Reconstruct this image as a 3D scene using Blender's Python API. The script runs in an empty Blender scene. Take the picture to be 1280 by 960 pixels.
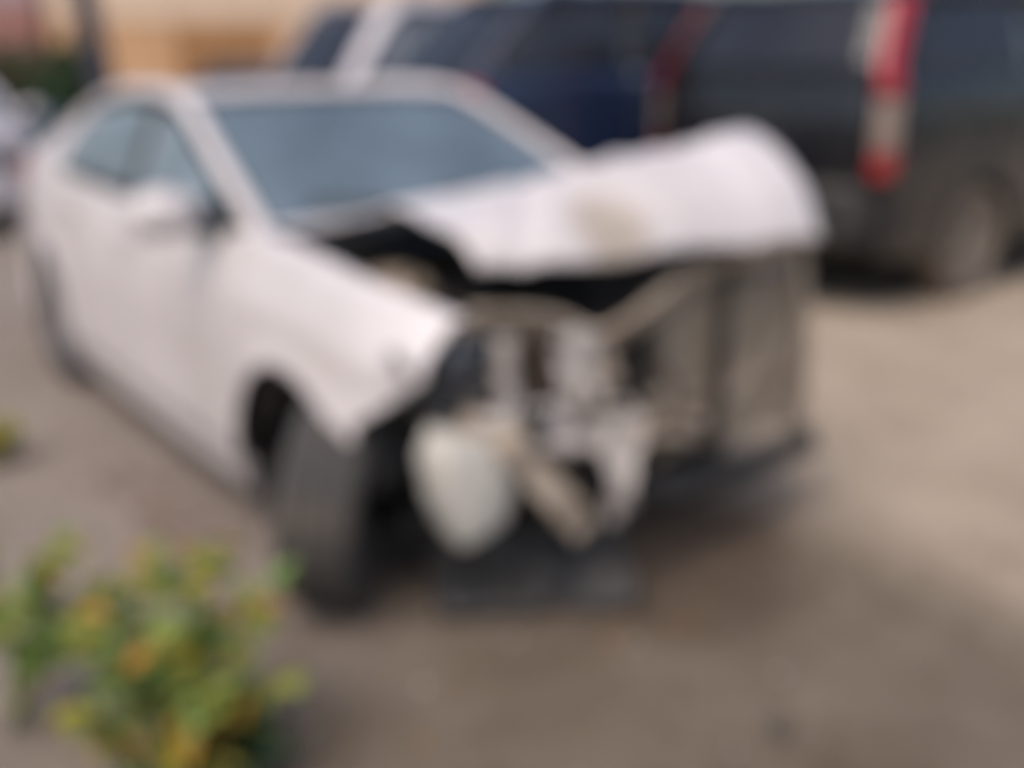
import bpy, math, random
from mathutils import Vector, Matrix, noise

R = math.radians
scene = bpy.context.scene
col = scene.collection

# ------------------------------------------------------------------ camera
cam_data = bpy.data.cameras.new('camera')
cam = bpy.data.objects.new('camera', cam_data)
col.objects.link(cam)
cam_data.sensor_width = 36.0
cam_data.lens = 36.0                       # 1280 px focal length on a 1280 px frame
cam_data.clip_start = 0.05
cam_data.clip_end = 1000.0
yaw, pitch = 2.4855, -0.3067
cam.location = (2.5016, -2.0305, 1.5)
fwd = Vector((math.cos(yaw) * math.cos(pitch), math.sin(yaw) * math.cos(pitch), math.sin(pitch)))
cam.rotation_euler = fwd.to_track_quat('-Z', 'Y').to_euler()
# the photograph is out of focus everywhere: the lens is focused in front of everything
cam_data.dof.use_dof = True
cam_data.dof.focus_distance = 0.30
cam_data.dof.aperture_fstop = 3.0
scene.camera = cam

# ------------------------------------------------------------------ sky and sun
SUN_EL, SUN_AZ = 60.0, 296.0               # azimuth: degrees counter-clockwise from +X, where the sun stands
world = bpy.data.worlds.new('World')
scene.world = world
world.use_nodes = True
wn = world.node_tree.nodes
wl = world.node_tree.links
wn.clear()
sky = wn.new('ShaderNodeTexSky')
sky.sky_type = 'NISHITA'
sky.sun_disc = False
sky.sun_elevation = R(SUN_EL)
sky.sun_rotation = R(90.0 - SUN_AZ)
sky.air_density = 1.0
sky.dust_density = 4.0
sky.ozone_density = 1.0
bg = wn.new('ShaderNodeBackground')
bg.inputs['Strength'].default_value = 0.10
wo = wn.new('ShaderNodeOutputWorld')
wl.new(sky.outputs[0], bg.inputs[0])
wl.new(bg.outputs[0], wo.inputs[0])

sun_data = bpy.data.lights.new('sun', 'SUN')
sun_data.energy = 1.3
sun_data.angle = R(45)
sun_data.color = (1.0, 0.87, 0.78)
sun = bpy.data.objects.new('sun', sun_data)
col.objects.link(sun)
sd = Vector((math.cos(R(SUN_AZ)) * math.cos(R(SUN_EL)), math.sin(R(SUN_AZ)) * math.cos(R(SUN_EL)), math.sin(R(SUN_EL))))
sun.rotation_euler = (-sd).to_track_quat('-Z', 'Y').to_euler()
sun.location = sd * 30

scene.view_settings.view_transform = 'Standard'
scene.view_settings.look = 'None'
scene.view_settings.exposure = 0.55
scene.view_settings.gamma = 1.0
scene.view_settings.use_curve_mapping = False
scene.cycles.use_denoising = True

# ------------------------------------------------------------------ materials
MATS = {}


def nodes_of(m):
    m.use_nodes = True
    nt = m.node_tree
    return nt, nt.nodes, nt.links, nt.nodes['Principled BSDF']


def mat(name, color, rough=0.5, metal=0.0, var=0.0, scale=8.0, color2=None, dirt=None, dirt_amt=0.0,
        dirt_scale=3.0, bump=0.0, bump_scale=40.0, coat=0.0, spec=None, rough_var=0.0, sub=0.0):
    """Principled material with noise-mixed second colour, grime and fine relief."""
    m = bpy.data.materials.new(name)
    nt, N, L, B = nodes_of(m)
    B.inputs['Roughness'].default_value = rough
    B.inputs['Metallic'].default_value = metal
    B.inputs['Coat Weight'].default_value = coat
    B.inputs['Coat Roughness'].default_value = 0.12
    if spec is not None:
        B.inputs['Specular IOR Level'].default_value = spec
    tc = N.new('ShaderNodeTexCoord')
    if color2 is None:
        color2 = tuple(max(0.0, c * (1 - var)) for c in color)
    n1 = N.new('ShaderNodeTexNoise')
    n1.inputs['Scale'].default_value = scale
    n1.inputs['Detail'].default_value = 6
    L.new(tc.outputs['Object'], n1.inputs['Vector'])
    mx = N.new('ShaderNodeMix')
    mx.data_type = 'RGBA'
    mx.inputs[6].default_value = (*color, 1)
    mx.inputs[7].default_value = (*color2, 1)
    rp = N.new('ShaderNodeValToRGB')
    rp.color_ramp.elements[0].position = 0.38
    rp.color_ramp.elements[1].position = 0.66
    L.new(n1.outputs[0], rp.inputs[0])
    L.new(rp.outputs[0], mx.inputs[0])
    out = mx.outputs[2]
    if dirt is not None:
        n2 = N.new('ShaderNodeTexNoise')
        n2.inputs['Scale'].default_value = dirt_scale
        n2.inputs['Detail'].default_value = 9
        n2.inputs['Roughness'].default_value = 0.65
        L.new(tc.outputs['Object'], n2.inputs['Vector'])
        r2 = N.new('ShaderNodeValToRGB')
        r2.color_ramp.elements[0].position = 0.45
        r2.color_ramp.elements[1].position = 0.72
        r2.color_ramp.elements[1].color = (dirt_amt, dirt_amt, dirt_amt, 1)
        L.new(n2.outputs[0], r2.inputs[0])
        m2 = N.new('ShaderNodeMix')
        m2.data_type = 'RGBA'
        m2.inputs[7].default_value = (*dirt, 1)
        L.new(out, m2.inputs[6])
        L.new(r2.outputs[0], m2.inputs[0])
        out = m2.outputs[2]
        ra = N.new('ShaderNodeMath')
        ra.operation = 'MULTIPLY_ADD'
        ra.inputs[1].default_value = 0.35
        ra.inputs[2].default_value = rough
        L.new(r2.outputs[0], ra.inputs[0])
        L.new(ra.outputs[0], B.inputs['Roughness'])
    L.new(out, B.inputs['Base Color'])
    if bump > 0:
        nb = N.new('ShaderNodeTexNoise')
        nb.inputs['Scale'].default_value = bump_scale
        nb.inputs['Detail'].default_value = 8
        L.new(tc.outputs['Object'], nb.inputs['Vector'])
        b = N.new('ShaderNodeBump')
        b.inputs['Strength'].default_value = bump
        b.inputs['Distance'].default_value = 0.02
        L.new(nb.outputs[0], b.inputs['Height'])
        L.new(b.outputs[0], B.inputs['Normal'])
    MATS[name] = m
    return m


def glass_mat(name, tint, dust, dust_sky_amt, rough=0.03):
    """Thin pane: fresnel reflection over a tinted see-through pane, with a diffuse film of dust and painted sky reflection."""
    m = bpy.data.materials.new(name)
    m.use_nodes = True
    nt = m.node_tree
    N, L = nt.nodes, nt.links
    N.clear()
    o = N.new('ShaderNodeOutputMaterial')
    tr = N.new('ShaderNodeBsdfTransparent')
    tr.inputs[0].default_value = (*tint, 1)
    gl = N.new('ShaderNodeBsdfGlossy')
    gl.inputs['Roughness'].default_value = rough
    fr = N.new('ShaderNodeFresnel')
    fr.inputs[0].default_value = 1.75
    mx = N.new('ShaderNodeMixShader')
    L.new(fr.outputs[0], mx.inputs[0])
    L.new(tr.outputs[0], mx.inputs[1])
    L.new(gl.outputs[0], mx.inputs[2])
    df = N.new('ShaderNodeBsdfDiffuse')
    df.inputs[0].default_value = (*dust, 1)  # film colour: dust with sky reflection painted in
    tc = N.new('ShaderNodeTexCoord')
    nz = N.new('ShaderNodeTexNoise')
    nz.inputs['Scale'].default_value = 3.0
    nz.inputs['Detail'].default_value = 8
    L.new(tc.outputs['Object'], nz.inputs['Vector'])
    mr = N.new('ShaderNodeMapRange')
    mr.inputs['From Min'].default_value = 0.3
    mr.inputs['From Max'].default_value = 0.75
    mr.inputs['To Min'].default_value = dust_sky_amt * 0.7
    mr.inputs['To Max'].default_value = dust_sky_amt * 1.4
    L.new(nz.outputs[0], mr.inputs['Value'])
    m2 = N.new('ShaderNodeMixShader')
    L.new(mr.outputs[0], m2.inputs[0])
    L.new(mx.outputs[0], m2.inputs[1])
    L.new(df.outputs[0], m2.inputs[2])
    L.new(m2.outputs[0], o.inputs[0])
    MATS[name] = m
    return m


DUST = (0.34, 0.29, 0.24)
mat('white_paint', (0.74, 0.70, 0.70), 0.32, var=0.06, scale=2.0, dirt=(0.42, 0.36, 0.31), dirt_amt=0.35, dirt_scale=2.2, coat=0.5)
mat('white_metal', (0.66, 0.62, 0.59), 0.5, var=0.2, scale=7, dirt=(0.25, 0.19, 0.14), dirt_amt=0.75, dirt_scale=6, bump=0.15)
mat('beige_metal', (0.46, 0.39, 0.31), 0.55, var=0.35, scale=9, dirt=(0.16, 0.10, 0.07), dirt_amt=0.7, dirt_scale=7, bump=0.2)
mat('milky_plastic', (0.68, 0.66, 0.60), 0.42, var=0.12, scale=6, dirt=DUST, dirt_amt=0.5, dirt_scale=5, spec=0.4)
mat('black_plastic', (0.020, 0.021, 0.023), 0.55, var=0.3, dirt=(0.14, 0.12, 0.10), dirt_amt=0.35, dirt_scale=5, bump=0.1)
mat('rusty_metal', (0.13, 0.085, 0.055), 0.8, var=0.5, scale=12, dirt=(0.05, 0.035, 0.028), dirt_amt=0.8, dirt_scale=9, bump=0.4)
mat('dusty_plastic', (0.20, 0.165, 0.13), 0.8, var=0.3, scale=9, dirt=(0.10, 0.08, 0.06), dirt_amt=0.6, dirt_scale=6)
mat('tan_fabric', (0.30, 0.20, 0.14), 0.9, var=0.3, scale=20)
mat('dark_metal', (0.045, 0.045, 0.046), 0.5, metal=0.4, var=0.4, dirt=(0.12, 0.085, 0.06), dirt_amt=0.6, dirt_scale=7, bump=0.25)
mat('engine_metal', (0.11, 0.11, 0.11), 0.5, metal=0.6, var=0.5, dirt=(0.10, 0.075, 0.055), dirt_amt=0.7, dirt_scale=8, bump=0.3)
mat('radiator_fins', (0.40, 0.335, 0.26), 0.75, metal=0.0, var=0.25, scale=12, dirt=(0.30, 0.23, 0.16), dirt_amt=0.7, dirt_scale=4, bump=0.4, bump_scale=150)
mat('rubber', (0.062, 0.060, 0.060), 0.85, var=0.25, scale=10, dirt=(0.17, 0.145, 0.12), dirt_amt=0.6, dirt_scale=5, bump=0.2, bump_scale=120)
mat('dusty_rubber', (0.20, 0.165, 0.135), 0.9, var=0.4, scale=9, dirt=(0.28, 0.23, 0.18), dirt_amt=0.7, dirt_scale=5, bump=0.2)
mat('rim_metal', (0.30, 0.30, 0.31), 0.4, metal=0.7, var=0.2, dirt=DUST, dirt_amt=0.6, dirt_scale=6)
mat('dusty_rim', (0.27, 0.235, 0.20), 0.7, metal=0.1, var=0.3, dirt=DUST, dirt_amt=0.7, dirt_scale=6)
mat('lamp_dark', (0.03, 0.04, 0.06), 0.15, var=0.3, dirt=(0.2, 0.18, 0.16), dirt_amt=0.3, coat=0.6)
mat('lamp_chrome', (0.5, 0.5, 0.52), 0.2, metal=0.9, var=0.2)
mat('red_lamp', (0.42, 0.012, 0.020), 0.16, var=0.35, scale=14, coat=0.7)
mat('clear_lamp', (0.36, 0.28, 0.24), 0.22, var=0.2, scale=14, coat=0.5)
mat('dull_lens', (0.22, 0.20, 0.19), 0.4, var=0.3, scale=20, coat=0.3)
mat('amber_lamp', (0.5, 0.19, 0.03), 0.25, var=0.3, coat=0.5)
mat('navy_paint', (0.012, 0.022, 0.058), 0.22, var=0.15, scale=2, dirt=(0.06, 0.07, 0.10), dirt_amt=0.2, dirt_scale=2, coat=0.6)
mat('black_paint', (0.009, 0.010, 0.013), 0.25, var=0.2, scale=2, dirt=(0.06, 0.055, 0.05), dirt_amt=0.25, dirt_scale=2, coat=0.5)
mat('silver_paint', (0.52, 0.50, 0.54), 0.32, metal=0.25, var=0.08, scale=2, dirt=(0.35, 0.32, 0.30), dirt_amt=0.3, dirt_scale=2, coat=0.5)
mat('pale_paint', (0.56, 0.54, 0.58), 0.34, var=0.08, scale=2, dirt=DUST, dirt_amt=0.3, coat=0.4)
mat('teal_paint', (0.035, 0.13, 0.19), 0.3, var=0.15, scale=2, dirt=DUST, dirt_amt=0.25, coat=0.5)
mat('plum_paint', (0.055, 0.04, 0.06), 0.35, var=0.15, scale=2, dirt=DUST, dirt_amt=0.25, coat=0.4)
mat('grey_plastic', (0.075, 0.075, 0.074), 0.6, var=0.2, dirt=(0.19, 0.16, 0.13), dirt_amt=0.6, dirt_scale=3, bump=0.1)
mat('underbody', (0.02, 0.02, 0.02), 0.9, var=0.3)
mat('seat_fabric', (0.05, 0.05, 0.055), 0.9, var=0.3, scale=30)
mat('mirror_silver', (0.5, 0.52, 0.55), 0.05, metal=1.0)
glass_mat('windshield_glass', (0.38, 0.49, 0.54), (0.24, 0.32, 0.39), 0.42)  # blue of the film colour stands in for reflected sky
glass_mat('side_glass', (0.45, 0.54, 0.58), (0.40, 0.50, 0.56), 0.42)  # bluish film, sky reflection put into its colour
glass_mat('dark_glass', (0.08, 0.09, 0.10), (0.13, 0.14, 0.18), 0.16)
glass_mat('pale_glass', (0.45, 0.52, 0.57), (0.45, 0.50, 0.56), 0.5)
mat('plate_blank', (0.10, 0.10, 0.10), 0.5, var=0.2)
mat('wall_ochre', (0.66, 0.41, 0.23), 0.9, var=0.25, scale=2, dirt=(0.30, 0.18, 0.10), dirt_amt=0.5, dirt_scale=1.2, bump=0.2)
mat('wall_peach', (0.72, 0.56, 0.42), 0.9, var=0.12, scale=2, dirt=(0.45, 0.33, 0.25), dirt_amt=0.4, dirt_scale=1.5, bump=0.2)
mat('wall_brick', (0.34, 0.16, 0.14), 0.9, var=0.3, scale=3, dirt=(0.42, 0.33, 0.32), dirt_amt=0.6, dirt_scale=1.5, bump=0.2)
mat('wall_mauve', (0.42, 0.32, 0.35), 0.9, var=0.2, scale=2, bump=0.2)
mat('shutter_brown', (0.42, 0.22, 0.09), 0.6, var=0.25, scale=3)
mat('post_grey', (0.055, 0.055, 0.075), 0.8, var=0.3, scale=6, bump=0.3)
mat('bark', (0.10, 0.075, 0.055), 0.9, var=0.4, scale=15, bump=0.5)
mat('stem_green', (0.10, 0.13, 0.05), 0.7, var=0.4, scale=20)
mat('stone_dark', (0.10, 0.095, 0.085), 0.9, var=0.4, scale=20, bump=0.4)
mat('stone_tan', (0.24, 0.20, 0.165), 0.9, var=0.4, scale=14, bump=0.4)
mat('litter_brown', (0.22, 0.125, 0.08), 0.9, var=0.5, scale=9)


def leaf_mat(name, c1, c2):
    m = mat(name, c1, 0.5, scale=22, color2=c2, spec=0.35)
    B = m.node_tree.nodes['Principled BSDF']
    N, L = m.node_tree.nodes, m.node_tree.links
    out = [n for n in N if n.type == 'OUTPUT_MATERIAL'][0]
    tl = N.new('ShaderNodeBsdfTranslucent')
    src = B.inputs['Base Color'].links[0].from_socket
    L.new(src, tl.inputs[0])
    mx = N.new('ShaderNodeMixShader')
    mx.inputs[0].default_value = 0.35
    L.new(B.outputs[0], mx.inputs[1])
    L.new(tl.outputs[0], mx.inputs[2])
    L.new(mx.outputs[0], out.inputs[0])
    return m


leaf_mat('leaf_green', (0.16, 0.29, 0.08), (0.25, 0.36, 0.11))
leaf_mat('leaf_lime', (0.36, 0.37, 0.08), (0.25, 0.34, 0.08))
leaf_mat('leaf_yellow', (0.46, 0.36, 0.05), (0.32, 0.31, 0.05))
leaf_mat('leaf_orange', (0.62, 0.29, 0.05), (0.50, 0.34, 0.06))
leaf_mat('leaf_dark', (0.035, 0.075, 0.035), (0.06, 0.10, 0.04))
leaf_mat('leaf_olive', (0.10, 0.11, 0.055), (0.14, 0.12, 0.07))


def ground_mat():
    m = bpy.data.materials.new('dusty_ground')
    nt, N, L, B = nodes_of(m)
    B.inputs['Roughness'].default_value = 0.95
    B.inputs['Specular IOR Level'].default_value = 0.2
    tc = N.new('ShaderNodeTexCoord')

    def nz(scale, detail=8, rough=0.6):
        n = N.new('ShaderNodeTexNoise')
        n.inputs['Scale'].default_value = scale
        n.inputs['Detail'].default_value = detail
        n.inputs['Roughness'].default_value = rough
        L.new(tc.outputs['Object'], n.inputs['Vector'])
        return n

    def mixc(a, b, f):
        x = N.new('ShaderNodeMix')
        x.data_type = 'RGBA'
        for s, i in ((a, 6), (b, 7)):
            if isinstance(s, tuple):
                x.inputs[i].default_value = (*s, 1)
            else:
                L.new(s, x.inputs[i])
        L.new(f, x.inputs[0])
        return x.outputs[2]

    def ramp(src, a, b, va=0.0, vb=1.0):
        r = N.new('ShaderNodeValToRGB')
        r.color_ramp.elements[0].position = a
        r.color_ramp.elements[1].position = b
        r.color_ramp.elements[0].color = (va, va, va, 1)
        r.color_ramp.elements[1].color = (vb, vb, vb, 1)
        L.new(src, r.inputs[0])
        return r.outputs[0]

    # three tones: grey, paler along the lane, darker in front of the wreck
    sep = N.new('ShaderNodeSeparateXYZ')
    L.new(tc.outputs['Object'], sep.inputs[0])
    wob = nz(0.9, 6)

    def mask(sock, a, b, k):
        ad = N.new('ShaderNodeMath')
        ad.operation = 'MULTIPLY_ADD'
        ad.inputs[1].default_value = k
        L.new(wob.outputs[0], ad.inputs[0])
        L.new(sock, ad.inputs[2])
        m_ = N.new('ShaderNodeMapRange')
        m_.interpolation_type = 'SMOOTHSTEP'
        m_.inputs['From Min'].default_value = a + k / 2
        m_.inputs['From Max'].default_value = b + k / 2
        L.new(ad.outputs[0], m_.inputs['Value'])
        return m_.outputs[0]
    pale = mask(sep.outputs[1], 0.35, 1.25, 1.2)
    dark = mask(sep.outputs[0], -0.15, 0.75, 1.2)
    c = mixc((0.280, 0.240, 0.212), (0.215, 0.180, 0.152), ramp(nz(1.1).outputs[0], 0.35, 0.68))
    c = mixc(c, mixc((0.195, 0.160, 0.125), (0.115, 0.088, 0.062), ramp(nz(1.9, 8, 0.65).outputs[0], 0.35, 0.68)), dark)
    c = mixc(c, mixc((0.45, 0.375, 0.295), (0.33, 0.265, 0.20), ramp(nz(1.5, 8, 0.65).outputs[0], 0.35, 0.70)), pale)
    # shadow under the front of the car, painted into the ground colour
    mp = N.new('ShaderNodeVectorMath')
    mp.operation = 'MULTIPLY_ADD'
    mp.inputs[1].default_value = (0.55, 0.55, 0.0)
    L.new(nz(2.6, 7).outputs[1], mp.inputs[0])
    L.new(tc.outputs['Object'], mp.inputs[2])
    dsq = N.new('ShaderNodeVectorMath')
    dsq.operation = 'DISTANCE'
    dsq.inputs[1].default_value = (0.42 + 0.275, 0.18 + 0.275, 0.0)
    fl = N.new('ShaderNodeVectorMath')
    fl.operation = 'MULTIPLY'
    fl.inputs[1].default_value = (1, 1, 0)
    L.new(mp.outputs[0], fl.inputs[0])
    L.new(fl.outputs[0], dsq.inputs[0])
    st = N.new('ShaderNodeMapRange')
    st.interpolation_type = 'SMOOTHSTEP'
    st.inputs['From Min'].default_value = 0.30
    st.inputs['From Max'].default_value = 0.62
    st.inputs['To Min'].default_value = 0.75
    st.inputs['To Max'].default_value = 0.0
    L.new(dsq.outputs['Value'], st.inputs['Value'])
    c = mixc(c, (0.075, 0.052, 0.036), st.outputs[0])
    c = mixc(c, (0.15, 0.115, 0.085), ramp(nz(3.2, 9, 0.7).outputs[0], 0.56, 0.76, 0, 0.7))
    c = mixc(c, (0.37, 0.33, 0.29), ramp(nz(60, 4).outputs[0], 0.58, 0.72, 0, 0.45))
    c = mixc(c, (0.11, 0.09, 0.07), ramp(nz(95, 3).outputs[0], 0.63, 0.72, 0, 0.5))
    L.new(c, B.inputs['Base Color'])
    b1 = N.new('ShaderNodeBump')
    b1.inputs['Strength'].default_value = 0.5
    b1.inputs['Distance'].default_value = 0.012
    L.new(nz(70, 6).outputs[0], b1.inputs['Height'])
    b2 = N.new('ShaderNodeBump')
    b2.inputs['Strength'].default_value = 0.5
    b2.inputs['Distance'].default_value = 0.04
    L.new(nz(9, 8).outputs[0], b2.inputs['Height'])
    L.new(b1.outputs[0], b2.inputs['Normal'])
    L.new(b2.outputs[0], B.inputs['Normal'])
    MATS['dusty_ground'] = m
    return m


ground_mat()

# ------------------------------------------------------------------ mesh helpers


def make_mesh(name, verts, faces, material, smooth=True, angle=35):
    me = bpy.data.meshes.new(name)
    me.from_pydata([tuple(v) for v in verts], [], faces)
    me.update()
    if material:
        me.materials.append(MATS[material] if isinstance(material, str) else material)
    if smooth:
        me.polygons.foreach_set('use_smooth', [True] * len(me.polygons))
        me.set_sharp_from_angle(angle=R(angle))
    return me


def obj(name, me, parent=None, loc=None, rot=None, solid=0.0, bevel=0.0, offset=-1.0, mat2=None):
    o = bpy.data.objects.new(name, me)
    col.objects.link(o)
    if parent is not None:
        o.parent = parent
    if loc is not None:
        o.location = loc
    if rot is not None:
        o.rotation_euler = rot
    if solid:
        m = o.modifiers.new('thickness', 'SOLIDIFY')
        m.thickness = solid
        m.offset = offset
        m.use_even_offset = False
    if bevel:
        m = o.modifiers.new('edge', 'BEVEL')
        m.width = bevel
        m.segments = 2
        m.limit_method = 'ANGLE'
    return o


def thing(name, label, cat, loc=(0, 0, 0), rz=0.0, group=None):
    o = bpy.data.objects.new(name, None)
    o.empty_display_size = 0.1
    col.objects.link(o)
    o.location = loc
    o.rotation_euler = (0, 0, rz)
    tag(o, label, cat, group)
    return o


def tag(o, label=None, cat=None, group=None, kind=None):
    if label:
        o['label'] = label
    if cat:
        o['category'] = cat
    if group:
        o['group'] = group
    if kind:
        o['kind'] = kind
    return o


class MB:
    """Collects simple shapes into one mesh."""

    def __init__(self):
        self.v, self.f = [], []

    def add(self, vs, fs):
        b = len(self.v)
        self.v += [Vector(v) for v in vs]
        self.f += [tuple(i + b for i in f) for f in fs]
        return self

    def box(self, c, s, rot=None, taper=1.0):
        hx, hy, hz = s[0] / 2, s[1] / 2, s[2] / 2
        vs = []
        for z in (-1, 1):
            k = taper if z > 0 else 1.0
            for x, y in ((-1, -1), (1, -1), (1, 1), (-1, 1)):
                vs.append(Vector((x * hx * k, y * hy * k, z * hz)))
        if rot:
            m = Matrix.Rotation(rot[2], 3, 'Z') @ Matrix.Rotation(rot[1], 3, 'Y') @ Matrix.Rotation(rot[0], 3, 'X')
            vs = [m @ v for v in vs]
        vs = [v + Vector(c) for v in vs]
        return self.add(vs, [(3, 2, 1, 0), (4, 5, 6, 7), (0, 1, 5, 4), (1, 2, 6, 5), (2, 3, 7, 6), (3, 0, 4, 7)])

    def tube(self, pts, radius, n=10, cap=True):
        pts = [Vector(p) for p in pts]
        rad = radius if isinstance(radius, (list, tuple)) else [radius] * len(pts)
        vs, fs = [], []
        up = Vector((0, 0, 1))
        for i, p in enumerate(pts):
            d = (pts[min(i + 1, len(pts) - 1)] - pts[max(i - 1, 0)]).normalized()
            a = d.cross(up)
            if a.length < 0.05:
                a = d.cross(Vector((1, 0, 0)))
            a.normalize()
            b = a.cross(d).normalized()
            for k in range(n):
                t = 2 * math.pi * k / n
                vs.append(p + (a * math.cos(t) + b * math.sin(t)) * rad[i])
        for i in range(len(pts) - 1):
            for k in range(n):
                k2 = (k + 1) % n
                fs.append((i * n + k, i * n + k2, (i + 1) * n + k2, (i + 1) * n + k))
        if cap:
            fs.append(tuple(range(n - 1, -1, -1)))
            fs.append(tuple((len(pts) - 1) * n + k for k in range(n)))
        return self.add(vs, fs)

    def grid(self, rows):
        nv = len(rows[0])
        vs = [p for r in rows for p in r]
        fs = []
        for i in range(len(rows) - 1):
            for j in range(nv - 1):
                fs.append((i * nv + j, i * nv + j + 1, (i + 1) * nv + j + 1, (i + 1) * nv + j))
        return self.add(vs, fs)

    def strip(self, pts, w, h, side=None):
        """A bar of rectangular section swept along pts; side = vector function of the section's width."""
        pts = [Vector(p) for p in pts]
        vs, fs = [], []
        for i, p in enumerate(pts):
            d = (pts[min(i + 1, len(pts) - 1)] - pts[max(i - 1, 0)]).normalized()
            s = Vector(side(p)) if side else Vector((0, 1, 0))
            s = (s - d * s.dot(d)).normalized()
            n = d.cross(s).normalized()
            for a, b in ((-1, -1), (1, -1), (1, 1), (-1, 1)):
                vs.append(p + s * a * w / 2 + n * b * h / 2)
        for i in range(len(pts) - 1):
            for k in range(4):
                k2 = (k + 1) % 4
                fs.append((i * 4 + k, i * 4 + k2, (i + 1) * 4 + k2, (i + 1) * 4 + k))
        fs.append((3, 2, 1, 0))
        e = (len(pts) - 1) * 4
        fs.append((e, e + 1, e + 2, e + 3))
        return self.add(vs, fs)

    def mesh(self, name, material, smooth=True, angle=35):
        return make_mesh(name, self.v, self.f, material, smooth, angle)

    def build(self, name, material, parent=None, smooth=True, angle=35, **k):
        return obj(name, self.mesh(name, material, smooth, angle), parent, **k)


def interp(tab, x):
    """Smooth interpolation in a table of (x, value) sorted ascending."""
    if x <= tab[0][0]:
        return tab[0][1]
    if x >= tab[-1][0]:
        return tab[-1][1]
    for i in range(len(tab) - 1):
        if tab[i][0] <= x <= tab[i + 1][0]:
            x0, y0 = tab[i]
            x1, y1 = tab[i + 1]
            t = (x - x0) / (x1 - x0)
            xm, ym = tab[max(i - 1, 0)]
            xp, yp = tab[min(i + 2, len(tab) - 1)]
            m0 = (y1 - ym) / (x1 - xm) if x1 != xm else 0
            m1 = (yp - y0) / (xp - x0) if xp != x0 else 0
            h = x1 - x0
            t2, t3 = t * t, t * t * t
            return (2 * t3 - 3 * t2 + 1) * y0 + (t3 - 2 * t2 + t) * h * m0 + (-2 * t3 + 3 * t2) * y1 + (t3 - t2) * h * m1


def lin(tab, x):
    if x <= tab[0][0]:
        return tab[0][1]
    for i in range(len(tab) - 1):
        if x <= tab[i + 1][0]:
            t = (x - tab[i][0]) / (tab[i + 1][0] - tab[i][0])
            return tab[i][1] * (1 - t) + tab[i + 1][1] * t
    return tab[-1][1]


def catmull(pts, n=6):
    pts = [Vector(p) for p in pts]
    out = []
    for i in range(len(pts) - 1):
        p0 = pts[max(i - 1, 0)]
        p1, p2 = pts[i], pts[i + 1]
        p3 = pts[min(i + 2, len(pts) - 1)]
        for k in range(n):
            t = k / n
            out.append(0.5 * ((2 * p1) + (p2 - p0) * t + (2 * p0 - 5 * p1 + 4 * p2 - p3) * t * t + (3 * p1 - p0 - 3 * p2 + p3) * t ** 3))
    out.append(pts[-1])
    return out


def lathe(profile, n=40, axis='Y', mod=None):
    """profile: (radius, offset along axis)."""
    vs, fs = [], []
    for k in range(n):
        t = 2 * math.pi * k / n
        for j, (r, a) in enumerate(profile):
            rr = r + (mod(j, k) if mod else 0)
            vs.append((rr * math.cos(t), a, rr * math.sin(t)))
    m = len(profile)
    for k in range(n):
        k2 = (k + 1) % n
        for j in range(m - 1):
            fs.append((k * m + j, k * m + j + 1, k2 * m + j + 1, k2 * m + j))
    return vs, fs


def crumple(P00, P10, P11, P01, n, m, amp, seed, freq=5.0):
    """Bent sheet between four corners, with fold lines and dents."""
    rnd = random.Random(seed)
    A, Bq, Cq, D = map(Vector, (P00, P10, P11, P01))
    nor = ((Bq - A).cross(D - A)).normalized()
    folds = []
    for _ in range(4):
        a = rnd.uniform(0, math.pi)
        folds.append((math.cos(a), math.sin(a), rnd.uniform(0, 6), rnd.uniform(0.6, 1.4) * freq, rnd.uniform(0.4, 1.0)))
    off = Vector((seed * 3.7, seed * 1.3, seed * 2.1))
    rows = []
    for i in range(n + 1):
        u = i / n
        row = []
        for j in range(m + 1):
            v = j / m
            p = A * (1 - u) * (1 - v) + Bq * u * (1 - v) + Cq * u * v + D * (1 - u) * v
            d = 0
            for cx, cy, ph, fr, w in folds:
                d += (abs(((u * cx + v * cy) * fr + ph) % 2 - 1) - 0.5) * w
            d = d / 2 * amp * 1.15 + noise.noise(p * 9 + off) * amp * 0.35 + noise.noise(p * 31 + off) * amp * 0.12
            sh = noise.noise_vector(p * 6 + off) * amp * 0.55 + noise.noise_vector(p * 24 + off) * amp * 0.12
            row.append(p + nor * d + sh)
        rows.append(row)
    return rows


# ------------------------------------------------------------------ wheels
WHEEL_CACHE = {}


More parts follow.
